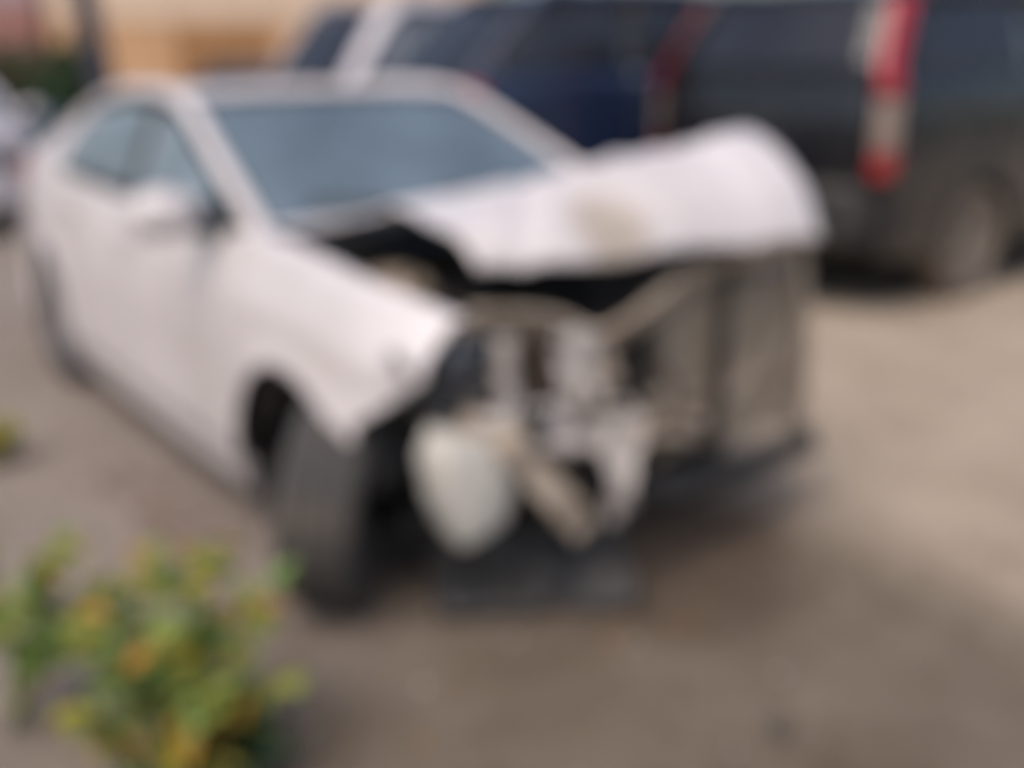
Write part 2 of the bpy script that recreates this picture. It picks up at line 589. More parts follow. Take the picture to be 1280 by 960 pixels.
def wheel(parent, loc, side, r=0.315, w=0.20, yaw=0.0, camber=0.0, tyre='rubber', rim='rim_metal', flat=0.0):
    """wheel > tyre, rim. The rim's face looks to local +Y * side."""
    key = (r, w, tyre, rim, side)
    if key not in WHEEL_CACHE:
        h = w / 2
        ri = r * 0.64
        prof = [(ri, -h * 0.78), (ri + 0.012, -h * 0.92), (r - 0.055, -h * 1.04), (r - 0.022, -h * 0.97), (r - 0.004, -h * 0.80),
                (r, -h * 0.56), (r, -h * 0.50), (r - 0.008, -h * 0.47), (r - 0.008, -h * 0.40), (r, -h * 0.37), (r, -h * 0.06),
                (r - 0.008, -h * 0.04), (r - 0.008, h * 0.04), (r, h * 0.06), (r, h * 0.37), (r - 0.008, h * 0.40), (r - 0.008, h * 0.47),
                (r, h * 0.50), (r, h * 0.56), (r - 0.004, h * 0.80), (r - 0.022, h * 0.97), (r - 0.055, h * 1.04), (ri + 0.012, h * 0.92), (ri, h * 0.78), (ri - 0.012, h * 0.5), (ri - 0.012, -h * 0.5), (ri, -h * 0.78)]

        def mod(j, k):
            if (j in (3, 4, 5, 18, 19, 20)) and k % 3 == 0:
                return -0.006
            if j in (9, 10, 13, 14) and k % 4 == 0:
                return -0.003
            return 0
        v, f = lathe(prof, 96, mod=mod)
        tyre_me = make_mesh('tyre', v, f, tyre, angle=28)
        b = MB()
        rv, rf = lathe([(ri - 0.013, -h * 0.7), (ri - 0.035, -h * 0.5), (ri - 0.04, h * 0.45), (ri - 0.012, h * 0.74), (ri - 0.013, h * 0.8)], 48)
        b.add(rv, rf)
        for k in range(7):                     # spokes
            a = 2 * math.pi * k / 7
            ca, sa = math.cos(a), math.sin(a)
            vs = []
            for rr, hw_, yy in ((0.03, 0.028, h * 0.55), (ri - 0.03, 0.020, h * 0.66)):
                for dy in (-0.02, 0.012):
                    for s_ in (-1, 1):
                        vs.append((rr * ca - s_ * hw_ * sa, (yy + dy), rr * sa + s_ * hw_ * ca))
            b.add(vs, [(0, 1, 5, 4), (2, 6, 7, 3), (0, 4, 6, 2), (1, 3, 7, 5), (4, 5, 7, 6)])
        hv, hf = lathe([(0.0, h * 0.64), (0.03, h * 0.64), (0.055, h * 0.52), (0.06, -h * 0.2)], 20)
        b.add(hv, hf)
        dv, df = lathe([(0.0, -h * 0.05), (ri * 0.72, -h * 0.05), (ri * 0.72, -h * 0.15), (0.0, -h * 0.15)], 28)   # brake disc
        b.add(dv, df)
        if side < 0:
            for q in b.v:
                q.y = -q.y
            b.f = [tuple(reversed(q)) for q in b.f]
        rim_me = b.mesh('rim', rim)
        WHEEL_CACHE[key] = (tyre_me, rim_me)
    tyre_me, rim_me = WHEEL_CACHE[key]
    wv, wf = lathe([(0.02, -w * 0.12), (r * 0.3, -w * 0.12), (r * 0.3, w * 0.10), (0.02, w * 0.10)], 20)
    o = obj('wheel', make_mesh('wheel', wv, wf, 'dark_metal'), parent, loc=loc)          # hub carrier; tyre and rim are its pieces
    o.rotation_euler = (camber, 0, yaw)
    obj('tyre', tyre_me, o)
    obj('rim', rim_me, o)
    return o


# ------------------------------------------------------------------ car bodies


class Body:
    """Shape functions of one vehicle: x forward, y left, z up."""

    def __init__(s, plan, belt, rail, sill, arches, arch_r, axle_z, roof_idx, tuck=0.07, waist=0.62):
        s.plan, s.belt, s.sill, s.arches, s.R, s.az = plan, belt, sill, arches, arch_r, axle_z
        s.rail = rail                       # from windshield base to rear glass base: (x, half width, z)
        s.i1, s.i2 = roof_idx
        s.tuck, s.waist = tuck, waist
        s.rz = sorted([(p[0], p[2]) for p in rail])
        s.rw = sorted([(p[0], p[1]) for p in rail])

    def hw(s, x):
        return interp(s.plan, x)

    def zt(s, x):
        return interp(s.belt, x)

    def y(s, x, z):
        w = s.hw(x)
        zt = s.zt(x)
        if z < 0.38:
            w -= ((0.38 - z) / 0.2) ** 2 * 0.028
        if z > s.waist:
            t = (z - s.waist) / max(0.05, zt - s.waist)
            w -= s.tuck * t * t
        w += 0.007 * math.exp(-((z - (zt - 0.17)) / 0.035) ** 2)         # crease below the windows
        for xc in s.arches:
            d = math.hypot(x - xc, z - s.az)
            w += 0.018 * math.exp(-((d - s.R) / 0.05) ** 2)
        return w

    def zb(s, x):
        for xc in s.arches:
            if abs(x - xc) < s.R:
                return s.az + math.sqrt(max(0, s.R ** 2 - (x - xc) ** 2))
        return s.sill

    def columns(s, x0, x1, n):
        xs = [x0 + (x1 - x0) * i / n for i in range(n + 1)]
        for xc in s.arches:
            for e in (-1, 1):
                q = xc + e * s.R
                for d in (0.0004, -0.0004, 0.004, 0.012, 0.03):
                    v = q - e * d
                    if x0 < v < x1:
                        xs.append(v)
        return sorted(set(xs))

    def side(s, x0, x1, sgn, n=26, m=14, zlow=None, roll=0.0, gap=0.003, cut=None):
        rows = []
        for x in s.columns(x0 + gap, x1 - gap, n):
            zb = s.zb(x)
            if zlow is not None:
                zb = max(zb, zlow(x))
            zt = s.zt(x)
            row = []
            for j in range(m + 1):
                z = zb + (zt - zb) * j / m
                row.append(Vector((x, sgn * s.y(x, z), z)))
            if roll:
                e = row[-1]
                for k in (1, 2, 3):
                    row.append(Vector((e.x, e.y - sgn * roll * k / 3, e.z + 0.016 * math.sin(k / 3 * 1.6))))
            rows.append(row if sgn > 0 else row)
        b = MB().grid(rows)
        if sgn < 0:
            b.f = [tuple(reversed(f)) for f in b.f]
        return b

    def railz(s, x):
        return lin(s.rz, x)

    def railw(s, x):
        return lin(s.rw, x)

    def pane(s, x0, x1, sgn, n=14, m=8, low=0.012, top=0.05, out=0.0, bottom=None):
        """Side glass between belt and roof rail."""
        rows = []
        for i in range(n + 1):
            x = x0 + (x1 - x0) * i / n
            z0 = s.zt(x) + low
            z1 = max(z0 + 0.004, s.railz(x) - top)
            zr = s.railz(x)
            row = []
            for j in range(m + 1):
                z = z0 + (z1 - z0) * j / m
                t = (z - s.zt(x)) / max(0.02, zr - s.zt(x))
                yb = s.y(x, s.zt(x)) - 0.012
                y = yb * (1 - t) + s.railw(x) * t + 0.012 * math.sin(math.pi * min(1, max(0, t))) + out
                row.append(Vector((x, sgn * y, z)))
            rows.append(row)
        b = MB().grid(rows)
        if sgn < 0:
            b.f = [tuple(reversed(f)) for f in b.f]
        return b

    def across(s, pts, bow, n=14):
        """Rows from right to left at rail points; bow(i) -> (dx, dz) at the centre line."""
        rows = []
        for i, p in enumerate(pts):
            dx, dz = bow(i / max(1, len(pts) - 1))
            row = []
            for j in range(n + 1):
                q = -1 + 2 * j / n
                k = 1 - q * q
                row.append(Vector((p[0] + dx * k, q * p[1], p[2] + dz * k)))
            rows.append(row)
        return MB().grid(rows)


def mirror_part(parent, base, sgn, paint, scale=1.0):
    """Door mirror housing on a short arm."""
    bx, by, bz = base
    rows = []
    for i in range(9):
        u = i / 8
        y = by + sgn * (0.055 + 0.20 * u) * scale
        e = math.sin(math.pi * (0.10 + 0.80 * u)) ** 0.5
        row = []
        for k in range(13):
            a = math.pi * k / 12 + math.pi / 2
            row.append(Vector((bx - math.cos(a) * 0.085 * e * scale - 0.05, y, bz + 0.055 + math.sin(a) * 0.075 * e * scale + 0.01 * u)))
        rows.append(row)
    b = MB().grid(rows)
    if sgn > 0:
        b.f = [tuple(reversed(f)) for f in b.f]
    h = b.build('mirror', paint, parent, solid=0.006)
    g = MB()
    ring = []
    for k in range(20):
        a = 2 * math.pi * k / 20
        ring.append(Vector((bx - 0.052, by + sgn * (0.155 + 0.095 * math.cos(a)) * scale, bz + 0.058 + 0.062 * math.sin(a) * scale)))
    g.add(ring, [tuple(range(20))])
    g.build('mirror_glass', 'mirror_silver', h, smooth=False)
    a = MB()
    a.add([(bx + 0.07, by + sgn * 0.002, bz - 0.015), (bx - 0.11, by + sgn * 0.002, bz - 0.015), (bx - 0.10, by - sgn * 0.02, bz + 0.095), (bx - 0.06, by - sgn * 0.02, bz + 0.10),
           (bx + 0.04, by + sgn * 0.09, bz + 0.0), (bx - 0.06, by + sgn * 0.09, bz + 0.0), (bx - 0.06, by + sgn * 0.09, bz + 0.07), (bx - 0.03, by + sgn * 0.09, bz + 0.07)],
          [(0, 1, 2, 3), (4, 7, 6, 5), (0, 4, 5, 1), (1, 5, 6, 2), (2, 6, 7, 3), (3, 7, 4, 0)])
    a.build('mirror_arm', 'black_plastic', h, bevel=0.006)
    return h


def handle_part(parent, B, x, sgn, paint):
    z = B.zt(x) - 0.12
    y = B.y(x, z)
    b = MB().strip([(x - 0.10, sgn * (y + 0.004), z), (x - 0.085, sgn * (y + 0.035), z + 0.003), (x + 0.075, sgn * (y + 0.036), z + 0.003), (x + 0.10, sgn * (y + 0.004), z)], 0.026, 0.016, side=lambda p: (0, 0, 1))
    return b.build('handle', paint, parent, bevel=0.005)


def pillar_rails(root, B, paint, w=0.07, name='roof_rail', n=5):
    for sgn in (-1, 1):
        pts = catmull([(p[0], sgn * p[1], p[2]) for p in B.rail], n)
        MB().strip(pts, w, 0.045, side=lambda p: (0, sgn * 0.8, -0.6)).build(name, paint, root, bevel=0.014)


def b_pillar(root, B, x, sgn, w=0.07, material='black_plastic', lean=0.0):
    rows = []
    for i in (0, 1):
        row = []
        xx0 = x + (i - 0.5) * w
        z0, zr = B.zt(xx0), B.railz(xx0)
        for j in range(7):
            t = j / 6
            z = z0 + (zr - 0.015 - z0) * t
            y = (B.y(xx0, z0) - 0.012) * (1 - t) + B.railw(xx0) * t + 0.012 * math.sin(math.pi * t) - 0.006
            row.append(Vector((xx0, sgn * y, z)))
        rows.append(row)
    b = MB().grid(rows)
    if sgn < 0:
        b.f = [tuple(reversed(f)) for f in b.f]
    return b.build('pillar', material, root, solid=0.03)


# ------------------------------------------------------------------ the ground


def build_ground():
    def axis(n, c):
        out = []
        for i in range(-n, n + 1):
            t = i / n
            out.append(c + math.copysign(abs(t) * 9.0 + abs(t) ** 6 * 250.0, t))
        return out
    xs, ys = axis(110, 0.0), axis(110, 0.0)
    rows = []
    for x in xs:
        row = []
        for y in ys:
            d = math.hypot(x, y)
            k = 1.0 / (1.0 + (d / 12.0) ** 2)
            z = (noise.noise(Vector((x * 0.8, y * 0.8, 3.0))) * 0.010 + noise.noise(Vector((x * 3.1, y * 3.1, 9.0))) * 0.005) * k - 0.004
            row.append((x, y, z))
        rows.append(row)
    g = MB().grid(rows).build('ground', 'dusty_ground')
    for f in g.data.polygons[:1]:
        if f.normal.z < 0:
            g.data.flip_normals()
    tag(g, 'dusty grey brown bare ground of the yard', None, None, 'structure')


build_ground()

# ------------------------------------------------------------------ the wrecked white sedan


def white_sedan():
    root = thing('wrecked_sedan', 'white sedan with crushed front end, buckled hood and missing front bumper', 'car')
    B = Body(plan=[(-3.52, 0.70), (-3.3, 0.775), (-2.65, 0.845), (-1.5, 0.87), (-0.4, 0.868), (0.1, 0.862), (0.35, 0.83), (0.62, 0.745)],
             belt=[(-3.52, 1.02), (-3.2, 1.045), (-2.6, 1.035), (-1.8, 1.015), (-1.0, 1.00), (-0.5, 0.995), (-0.15, 0.985), (0.2, 0.945), (0.45, 0.895), (0.62, 0.845)],
             rail=[(-0.42, 0.735, 0.985), (-0.85, 0.680, 1.178), (-1.31, 0.622, 1.358), (-1.80, 0.612, 1.385), (-2.30, 0.585, 1.345), (-2.72, 0.575, 1.255), (-3.02, 0.61, 1.145), (-3.22, 0.66, 1.055)],
             sill=0.20, arches=[-0.05, -2.65], arch_r=0.355, axle_z=0.325, roof_idx=(2, 4), tuck=0.075)
    P = 'white_paint'
    X_F, X_D, X_E = -0.47, -1.50, -2.30
    for sgn in (-1, 1):
        # front fender: lower edge rises in front of the arch where the bumper was torn off
        low = lambda x: 0.0 if x < 0.29 else 0.60 + (x - 0.29) * 0.75
        b = B.side(X_F, 0.505, sgn, 40, 16, zlow=low, roll=0.05)
        rnd = 5.0 if sgn < 0 else 17.0
        def bent(x, z):                        # the crash bent the front of the fender
            k = max(0.0, (x - 0.15) / 0.36)
            return noise.noise(Vector((x * 5 + rnd, z * 5, 1.0))) * 0.05 * k ** 1.5 + 0.012 * math.sin(z * 30) * k * k - sgn * 0.02 * k * k
        for v in b.v:
            k = max(0.0, (v.x - 0.15) / 0.36)
            v.y += bent(v.x, v.z)
            if sgn > 0:
                v.x -= 0.10 * k * k
                v.z -= 0.06 * k * k
        fen = b.build('front_fender', P, root, solid=0.006)
        # small dark side lamp opening on the fender
        if sgn < 0:
            mk = MB()
            ring = []
            for k in range(16):
                a = 2 * math.pi * k / 16
                x, z = 0.425 + 0.045 * math.cos(a), 0.79 - 0.02 * math.cos(a) + 0.022 * math.sin(a)
                ring.append((x, sgn * (B.y(x, z) + 0.005) + bent(x, z), z))
            inner = [(q[0], q[1] - sgn * 0.03, q[2]) for q in ring]
            mk.add(ring + inner, [tuple(range(16))] + [(k, (k + 1) % 16, 16 + (k + 1) % 16, 16 + k) for k in range(16)])
            mk.build('side_marker', 'dull_lens', fen, smooth=False)
        # inner wheel arch liner
        rows = []
        for k in range(15):
            a = R(12 + 156 * k / 14)
            rows.append([Vector((-0.05 + 0.352 * math.cos(a), sgn * yy, 0.325 + 0.352 * math.sin(a))) for yy in (0.835, 0.72, 0.58)])
        MB().grid(rows).build('wheel_liner', 'black_plastic', root, solid=0.004)
        rows = []
        for k in range(15):
            a = R(-10 + 200 * k / 14)
            rows.append([Vector((-2.65 + 0.352 * math.cos(a), sgn * yy, 0.325 + 0.352 * math.sin(a))) for yy in (0.815, 0.70, 0.55)])
        MB().grid(rows).build('wheel_liner', 'black_plastic', root, solid=0.004)
        # doors with their glass, handle and mirror
        d1 = B.side(X_D, X_F, sgn, 24, 16, zlow=lambda x: 0.275).build('front_door', P, root, solid=0.02)
        B.pane(-1.455, -0.60, sgn).build('window', 'side_glass', d1, solid=0.004)
        handle_part(d1, B, -1.33, sgn, P)
        MB().strip([(x, sgn * (B.y(x, B.zt(x)) + 0.001), B.zt(x) + 0.005) for x in [X_D + 0.01 + i * 0.085 for i in range(12)]], 0.02, 0.014, side=lambda p: (0, 0, 1)).build('window_seal', 'black_plastic', d1)
        mirror_part(d1, (-0.62, sgn * (B.y(-0.62, 0.99) - 0.0), 0.985), sgn, P)
        d2 = B.side(X_E, X_D, sgn, 24, 16, zlow=lambda x: 0.275).build('rear_door', P, root, solid=0.02)
        B.pane(-2.60, -1.545, sgn).build('window', 'side_glass', d2, solid=0.004)
        handle_part(d2, B, -2.16, sgn, P)
        MB().strip([(x, sgn * (B.y(x, B.zt(x)) + 0.001), B.zt(x) + 0.005) for x in [X_E - 0.15 + 0.01 + i * 0.085 for i in range(12)]], 0.02, 0.014, side=lambda p: (0, 0, 1)).build('window_seal', 'black_plastic', d2)
        b_pillar(root, B, -1.50, sgn, 0.085)
        # sail panel at the windshield foot
        B.pane(-0.60, -0.44, sgn, n=6, m=3, low=0.0, top=0.02).build('sail_panel', 'black_plastic', d1, solid=0.01)
        # sill under the doors
        rows = []
        for i in range(21):
            x = X_E - 0.0 + (X_F + 0.05 - X_E) * i / 20
            rows.append([Vector((x, sgn * (B.y(x, z) - (0.012 if z > 0.25 else 0.004)), z)) for z in (0.16, 0.19, 0.22, 0.255, 0.28)])
        b = MB().grid(rows)
        if sgn < 0:
            b.f = [tuple(reversed(f)) for f in b.f]
        b.build('sill', P, root, solid=0.03)
        # quarter panel and rear pillar
        B.side(-3.44, X_E, sgn, 34, 16, roll=0.03).build('quarter_panel', P, root, solid=0.006)
        B.pane(-3.20, -2.615, sgn, n=14, m=6, low=0.0, top=0.0, out=0.002).build('rear_pillar', P, root, solid=0.02)
    pillar_rails(root, B, P, 0.058)
    rail = [Vector((p[0], p[1], p[2])) for p in B.rail]
    wsp = catmull(rail[0:3], 4)
    gl = B.across([(p.x - 0.004, p.y - 0.03, p.z + 0.004) for p in wsp], lambda t: (0.20 - 0.12 * t, 0.01 + 0.005 * t))
    gl.build('windshield', 'windshield_glass', root, solid=0.005)
    # black ceramic edge of the windshield along the top
    top = wsp[-1]
    rows = B.across([(top.x + 0.055, top.y - 0.03, top.z - 0.022), (top.x - 0.004, top.y - 0.03, top.z + 0.010)], lambda t: (0.084, 0.012))
    for v in rows.v:
        v.z += 0.003
    rows.build('windshield_trim', 'black_plastic', root, solid=0.004)
    rp = catmull(rail[2:5], 6)
    B.across([(p.x, p.y + 0.0, p.z + 0.008) for p in rp], lambda t: (0.085 - 0.15 * t, 0.016)).build('roof', P, root, solid=0.02)
    rg = catmull(rail[4:], 4)
    B.across([(p.x, p.y - 0.03, p.z + 0.004) for p in rg], lambda t: (-0.06 - 0.05 * t, 0.02)).build('rear_window', 'side_glass', root, solid=0.005)
    deck = [Vector((-3.20, 0.675, 1.055)), Vector((-3.36, 0.69, 1.05)), Vector((-3.50, 0.655, 1.025)), Vector((-3.54, 0.645, 0.97)), Vector((-3.55, 0.64, 0.80)), Vector((-3.58, 0.64, 0.66))]
    B.across(catmull(deck, 4), lambda t: (-0.11 + 0.02 * t, 0.012 * (1 - t))).build('trunk_lid', P, root, solid=0.01)
    rows = []
    for z, dx in ((0.22, 0.06), (0.28, 0.0), (0.42, -0.03), (0.58, -0.03), (0.655, 0.0)):
        row = []
        for j in range(25):
            q = -1 + 2 * j / 24
            y = q * 0.765
            x = -3.585 + dx + 0.20 * abs(q) ** 4
            row.append(Vector((x, y, z)))
        rows.append(row)
    MB().grid(rows).build('rear_bumper', P, root, solid=0.01)
    for sgn in (-1, 1):
        rows = []
        for i in range(7):
            a = i / 6
            x = -3.535 + 0.10 * a ** 1.6
            y = sgn * (0.56 + 0.125 * math.sin(a * 1.5))
            rows.append([Vector((x - 0.03, y, z)) for z in (0.69, 0.78, 0.88, 0.98)])
        b = MB().grid(rows)
        if sgn > 0:
            b.f = [tuple(reversed(f)) for f in b.f]
        b.build('tail_light', 'red_lamp', root, solid=0.03)
    # floor pan / underbody
    u = MB().box((-1.5, 0, 0.24), (3.5, 1.36, 0.10)).box((-2.9, 0, 0.42), (1.0, 1.1, 0.3))
    u.build('floor_pan', 'underbody', root, bevel=0.03)
    # cabin
    rows = []
    for i in range(9):
        t = i / 8
        x = -0.36 - 0.50 * t
        z = 0.965 + 0.02 * math.sin(t * 3.1) - 0.10 * max(0, t - 0.7)
        rows.append([Vector((x + 0.12 * (1 - (y / 0.7) ** 2), y, z)) for y in [-0.7 + 0.1 * k for k in range(15)]])
    rows.append([Vector((q.x + 0.02, q.y, 0.62)) for q in rows[-1]])
    MB().grid(rows).build('dashboard', 'black_plastic', root, solid=0.01)
    sw, sf = lathe([(0.185 + 0.014 * math.cos(a), 0.014 * math.sin(a)) for a in [2 * math.pi * k / 8 for k in range(9)]], 32)
    st = MB().add(sw, sf).box((0, 0, 0), (0.36, 0.02, 0.05)).box((0, 0, -0.08), (0.05, 0.02, 0.16))
    st.build('steering_wheel', 'black_plastic', root, loc=(-0.92, 0.36, 0.93), rot=(R(90 - 62), 0, R(-90)))
    for y in (-0.36, 0.36):
        s = MB()
        s.box((-1.25, y, 0.52), (0.52, 0.50, 0.16), (0, R(-6), 0))
        s.box((-1.55, y, 0.83), (0.15, 0.48, 0.60), (0, R(-14), 0), 0.9)
        seat = s.build('seat', 'seat_fabric', root, bevel=0.05)
        MB().box((-1.65, y, 1.20), (0.10, 0.26, 0.17), (0, R(-10), 0), 0.85).build('headrest', 'seat_fabric', seat, bevel=0.04)
    s = MB().box((-2.15, 0, 0.52), (0.5, 1.25, 0.18)).box((-2.48, 0, 0.80), (0.16, 1.25, 0.55), (0, R(-20), 0))
    s.build('rear_seat', 'tan_fabric', root, bevel=0.05)
    # cowl under the windshield and wipers
    rows = []
    for dx, dz in ((0.26, -0.03), (0.17, -0.025), (0.10, -0.03), (-0.02, -0.012)):
        rows.append([Vector((-0.40 + 0.20 * (1 - (y / 0.74) ** 2) + dx * (0.55 + 0.45 * (1 - (y / 0.74) ** 2)), y, 0.985 + dz)) for y in [-0.72 + 0.12 * k for k in range(13)]])
    MB().grid(rows).build('cowl_panel', 'black_plastic', root, solid=0.01)
    for y0, y1 in ((0.40, -0.16), (-0.14, -0.58)):
        def wp(y, d):
            k = 1 - (y / 0.74) ** 2
            return Vector((-0.40 + 0.20 * k - d * 0.85, y, 0.985 + 0.01 * k + d * 0.52 + 0.022))
        MB().strip([wp(y0 + (y1 - y0) * i / 8, 0.03 + 0.10 * math.sin(i / 8 * 1.3)) for i in range(9)], 0.018, 0.016, side=lambda p: (0.85, 0, 0.5)).build('wiper', 'black_plastic', root)

    # ---------------- crushed hood: folded across, its left half thrown up
    def hood_pt(u, v):
        s = 2 * v - 1
        k = 1 - s * s
        xr = -0.455 + 0.20 * k
        xf = 0.475 + 0.10 * v + 0.03 * k
        x = xr + (xf - xr) * u
        zr = 0.998 + 0.115 * v + 0.02 * k
        zm = 1.105 + 0.160 * v + 0.012 * k
        zf = 1.055 - 0.03 * v + 0.015 * k
        um = 0.55 + 0.13 * v
        if u < um:
            t = u / um
            z = zr + (zm - zr) * (t ** 1.25 * (1 - 0.15 * math.sin(math.pi * t)))
        else:
            t = (u - um) / (1 - um)
            z = zm + (zf - zm) * (0.12 * t + 0.88 * t * t)
        ridge = math.exp(-abs(u - um) / 0.035)
        z += 0.007 * ridge
        if u > 0.90:                              # rolled nose of the panel
            t = (u - 0.90) / 0.10
            z -= 0.055 * t * t
        y = s * (0.70 - 0.05 * u)
        if v < 0.5:
            y += (1 - 2 * v) * (0.11 * math.exp(-((u - um) / 0.24) ** 2) + 0.07 * max(0.0, (u - um) / (1 - um)))   # right edge pulled inwards at the fold
        z += 0.5 * (noise.noise(Vector((x * 3.2, y * 3.2, 4.4))) * 0.022 + noise.noise(Vector((x * 9, y * 7, 1.7))) * 0.008)
        for cx, cy, ang, wid, dep in ((0.30, -0.30, 0.9, 0.05, 0.020), (0.20, 0.25, -0.75, 0.05, 0.017), (0.40, 0.38, 1.25, 0.04, 0.015), (0.02, -0.10, 1.45, 0.045, 0.016)):
            dd = abs((x - cx) * math.cos(ang) + (y - cy) * math.sin(ang))
            al = abs(-(x - cx) * math.sin(ang) + (y - cy) * math.cos(ang))
            z -= dep * max(0.0, 1 - dd / wid) * max(0.0, 1 - (al / 0.42) ** 2)
        z -= 0.028 * math.exp(-(((x - 0.46) / 0.13) ** 2 + ((y + 0.15) / 0.15) ** 2))
        return Vector((x, y, z))
    nu, nv = 80, 90
    hb = MB().grid([[hood_pt(i / nu, j / nv) for j in range(nv + 1)] for i in range(nu + 1)])
    hood = hb.build('hood', 'hood_paint', root, solid=0.012, angle=22)
    # bracing frame under the hood
    fr = MB()
    for v in (0.06, 0.35, 0.65, 0.94):
        fr.strip([hood_pt(0.05 + 0.9 * i / 12, v) - Vector((0, 0, 0.028)) for i in range(13)], 0.05, 0.02)
    fr.strip([hood_pt(0.94, 0.04 + 0.92 * i / 14) - Vector((0.0, 0, 0.036)) for i in range(15)], 0.05, 0.018, side=lambda p: (1, 0, 0))
    fr.build('hood_frame', 'dark_metal', hood)
    sl = MB().tube([hood_pt(0.94, 0.03 + 0.6 * i / 20) - Vector((0.0, 0, 0.050 + 0.004 * math.sin(i))) for i in range(21)], 0.017, 8)  # black strip put in for the shadow gap below the front edge
    sl.build('hood_gap_shade', 'black_plastic', hood)

    # ---------------- engine bay
    for sgn in (-1, 1):
        # inner apron with strut tower
        rows = crumple((-0.42, sgn * 0.60, 0.93), (0.40, sgn * 0.62, 0.86), (0.44, sgn * 0.60, 0.42), (-0.42, sgn * 0.55, 0.36), 16, 8, 0.02, 3 + sgn, 3)
        MB().grid(rows).build('inner_apron', 'white_metal', root, solid=0.006)
        v, f = lathe([(0.0, 0.0), (0.055, 0.0), (0.06, -0.012), (0.10, -0.018), (0.125, -0.05), (0.14, -0.30)], 24)
        tw = MB().add([Vector((a, c, b_)) for a, b_, c in v], f)
        tower = tw.build('strut_tower', 'beige_metal', root, loc=(-0.02, sgn * 0.52, 0.915))
        for k in range(3):
            a = 2 * math.pi * k / 3
            MB().tube([(0.08 * math.cos(a), 0.08 * math.sin(a), -0.02), (0.08 * math.cos(a), 0.08 * math.sin(a), 0.012)], 0.011, 6).build('bolt', 'dark_metal', tower)
    e = MB()
    e.box((-0.02, 0.05, 0.60), (0.36, 0.62, 0.40)).box((-0.02, 0.05, 0.82), (0.26, 0.52, 0.06)).box((0.14, 0.05, 0.74), (0.10, 0.5, 0.12), (0, R(30), 0))
    for k in range(4):
        e.tube([(0.10, -0.13 + 0.12 * k, 0.80), (0.20, -0.13 + 0.12 * k, 0.74), (0.24, -0.13 + 0.12 * k, 0.60)], 0.026, 8)
    e.build('engine_block', 'engine_metal', root, bevel=0.015)
    MB().box((0.0, 0.05, 0.868), (0.30, 0.44, 0.03)).build('engine_cover', 'black_plastic', root, bevel=0.012)
    bt = MB().box((0.10, -0.40, 0.77), (0.24, 0.18, 0.19)).build('battery', 'black_plastic', root, bevel=0.01)
    for x in (0.04, 0.16):
        MB().tube([(x, -0.40, 0.86), (x, -0.40, 0.885)], 0.012, 8).build('terminal', 'engine_metal', bt)
    h = MB()
    h.tube(catmull([(0.20, -0.30, 0.83), (0.05, -0.28, 0.91), (-0.15, -0.34, 0.88), (-0.22, -0.45, 0.84)], 6), 0.032, 10)
    h.build('air_hose', 'black_plastic', root)
    h = MB().tube(catmull([(0.40, 0.30, 0.84), (0.32, 0.15, 0.88), (0.20, 0.02, 0.84)], 6), 0.022, 8)
    h.build('coolant_hose', 'rubber', root)
    fwl = crumple((-0.44, -0.66, 0.94), (-0.44, 0.66, 0.94), (-0.40, 0.66, 0.30), (-0.40, -0.66, 0.30), 14, 8, 0.012, 6, 3)
    MB().grid(fwl).build('firewall', 'dark_metal', root, solid=0.006)
    for sgn in (-1, 1):
        MB().strip([(-0.45, sgn * 0.46, 0.38), (0.15, sgn * 0.46, 0.42), (0.38, sgn * 0.45, 0.45), (0.47, sgn * 0.44, 0.44)], 0.08, 0.11).build('frame_rail', 'white_metal', root, bevel=0.008)
    MB().box((0.10, 0, 0.26), (0.22, 1.0, 0.07)).build('subframe', 'dark_metal', root, bevel=0.015)

    # ---------------- radiator, fan and supports (right of the picture they still stand upright)
    rad = thing_part('radiator', root)
    core = MB().box((0.455, 0.40, 0.60), (0.03, 0.62, 0.50), (0, R(-4), 0))
    core.build('core', 'radiator_fins', rad)
    fins = MB()
    for k in range(24):
        z = 0.37 + k * 0.0205
        fins.box((0.4735 + (z - 0.60) * -0.070, 0.40, z), (0.006, 0.60, 0.012), (0, R(-4), 0))
    fins.build('fins', 'radiator_fins', rad)
    for y in (0.075, 0.725):
        MB().box((0.456, y, 0.60), (0.055, 0.045, 0.54), (0, R(-4), 0)).build('tank', 'dusty_plastic', rad, bevel=0.01)
    fan = MB()
    v, f = lathe([(0.20, -0.03), (0.215, -0.03), (0.215, 0.03), (0.20, 0.03), (0.20, -0.03)], 28)
    fan.add([Vector((b_, a + 0.40, c + 0.62)) + Vector((0.385, 0, 0)) for a, b_, c in v], f)
    fan.build('fan_shroud', 'black_plastic', root)
    fb = MB()
    for k in range(7):
        a = 2 * math.pi * k / 7
        c_, s_ = math.cos(a), math.sin(a)
        fb.add([(0.375, 0.40 + 0.04 * c_, 0.62 + 0.04 * s_), (0.395, 0.40 + 0.04 * c_ - 0.03 * s_, 0.62 + 0.04 * s_ + 0.03 * c_),
                (0.40, 0.40 + 0.19 * c_ - 0.05 * s_, 0.62 + 0.19 * s_ + 0.05 * c_), (0.37, 0.40 + 0.19 * c_ + 0.03 * s_, 0.62 + 0.19 * s_ - 0.03 * c_)], [(0, 1, 2, 3)])
    fb.build('fan_blades', 'black_plastic', root, solid=0.004)
    MB().strip(catmull([(0.50, 0.305, 0.33), (0.51, 0.31, 0.60), (0.50, 0.33, 0.93)], 5), 0.032, 0.03).build('support_post', 'dark_metal', root, bevel=0.005)
    MB().strip(catmull([(0.49, 0.735, 0.29), (0.48, 0.74, 0.60), (0.46, 0.70, 0.93)], 5), 0.05, 0.04).build('support_post', 'beige_metal', root, bevel=0.005)
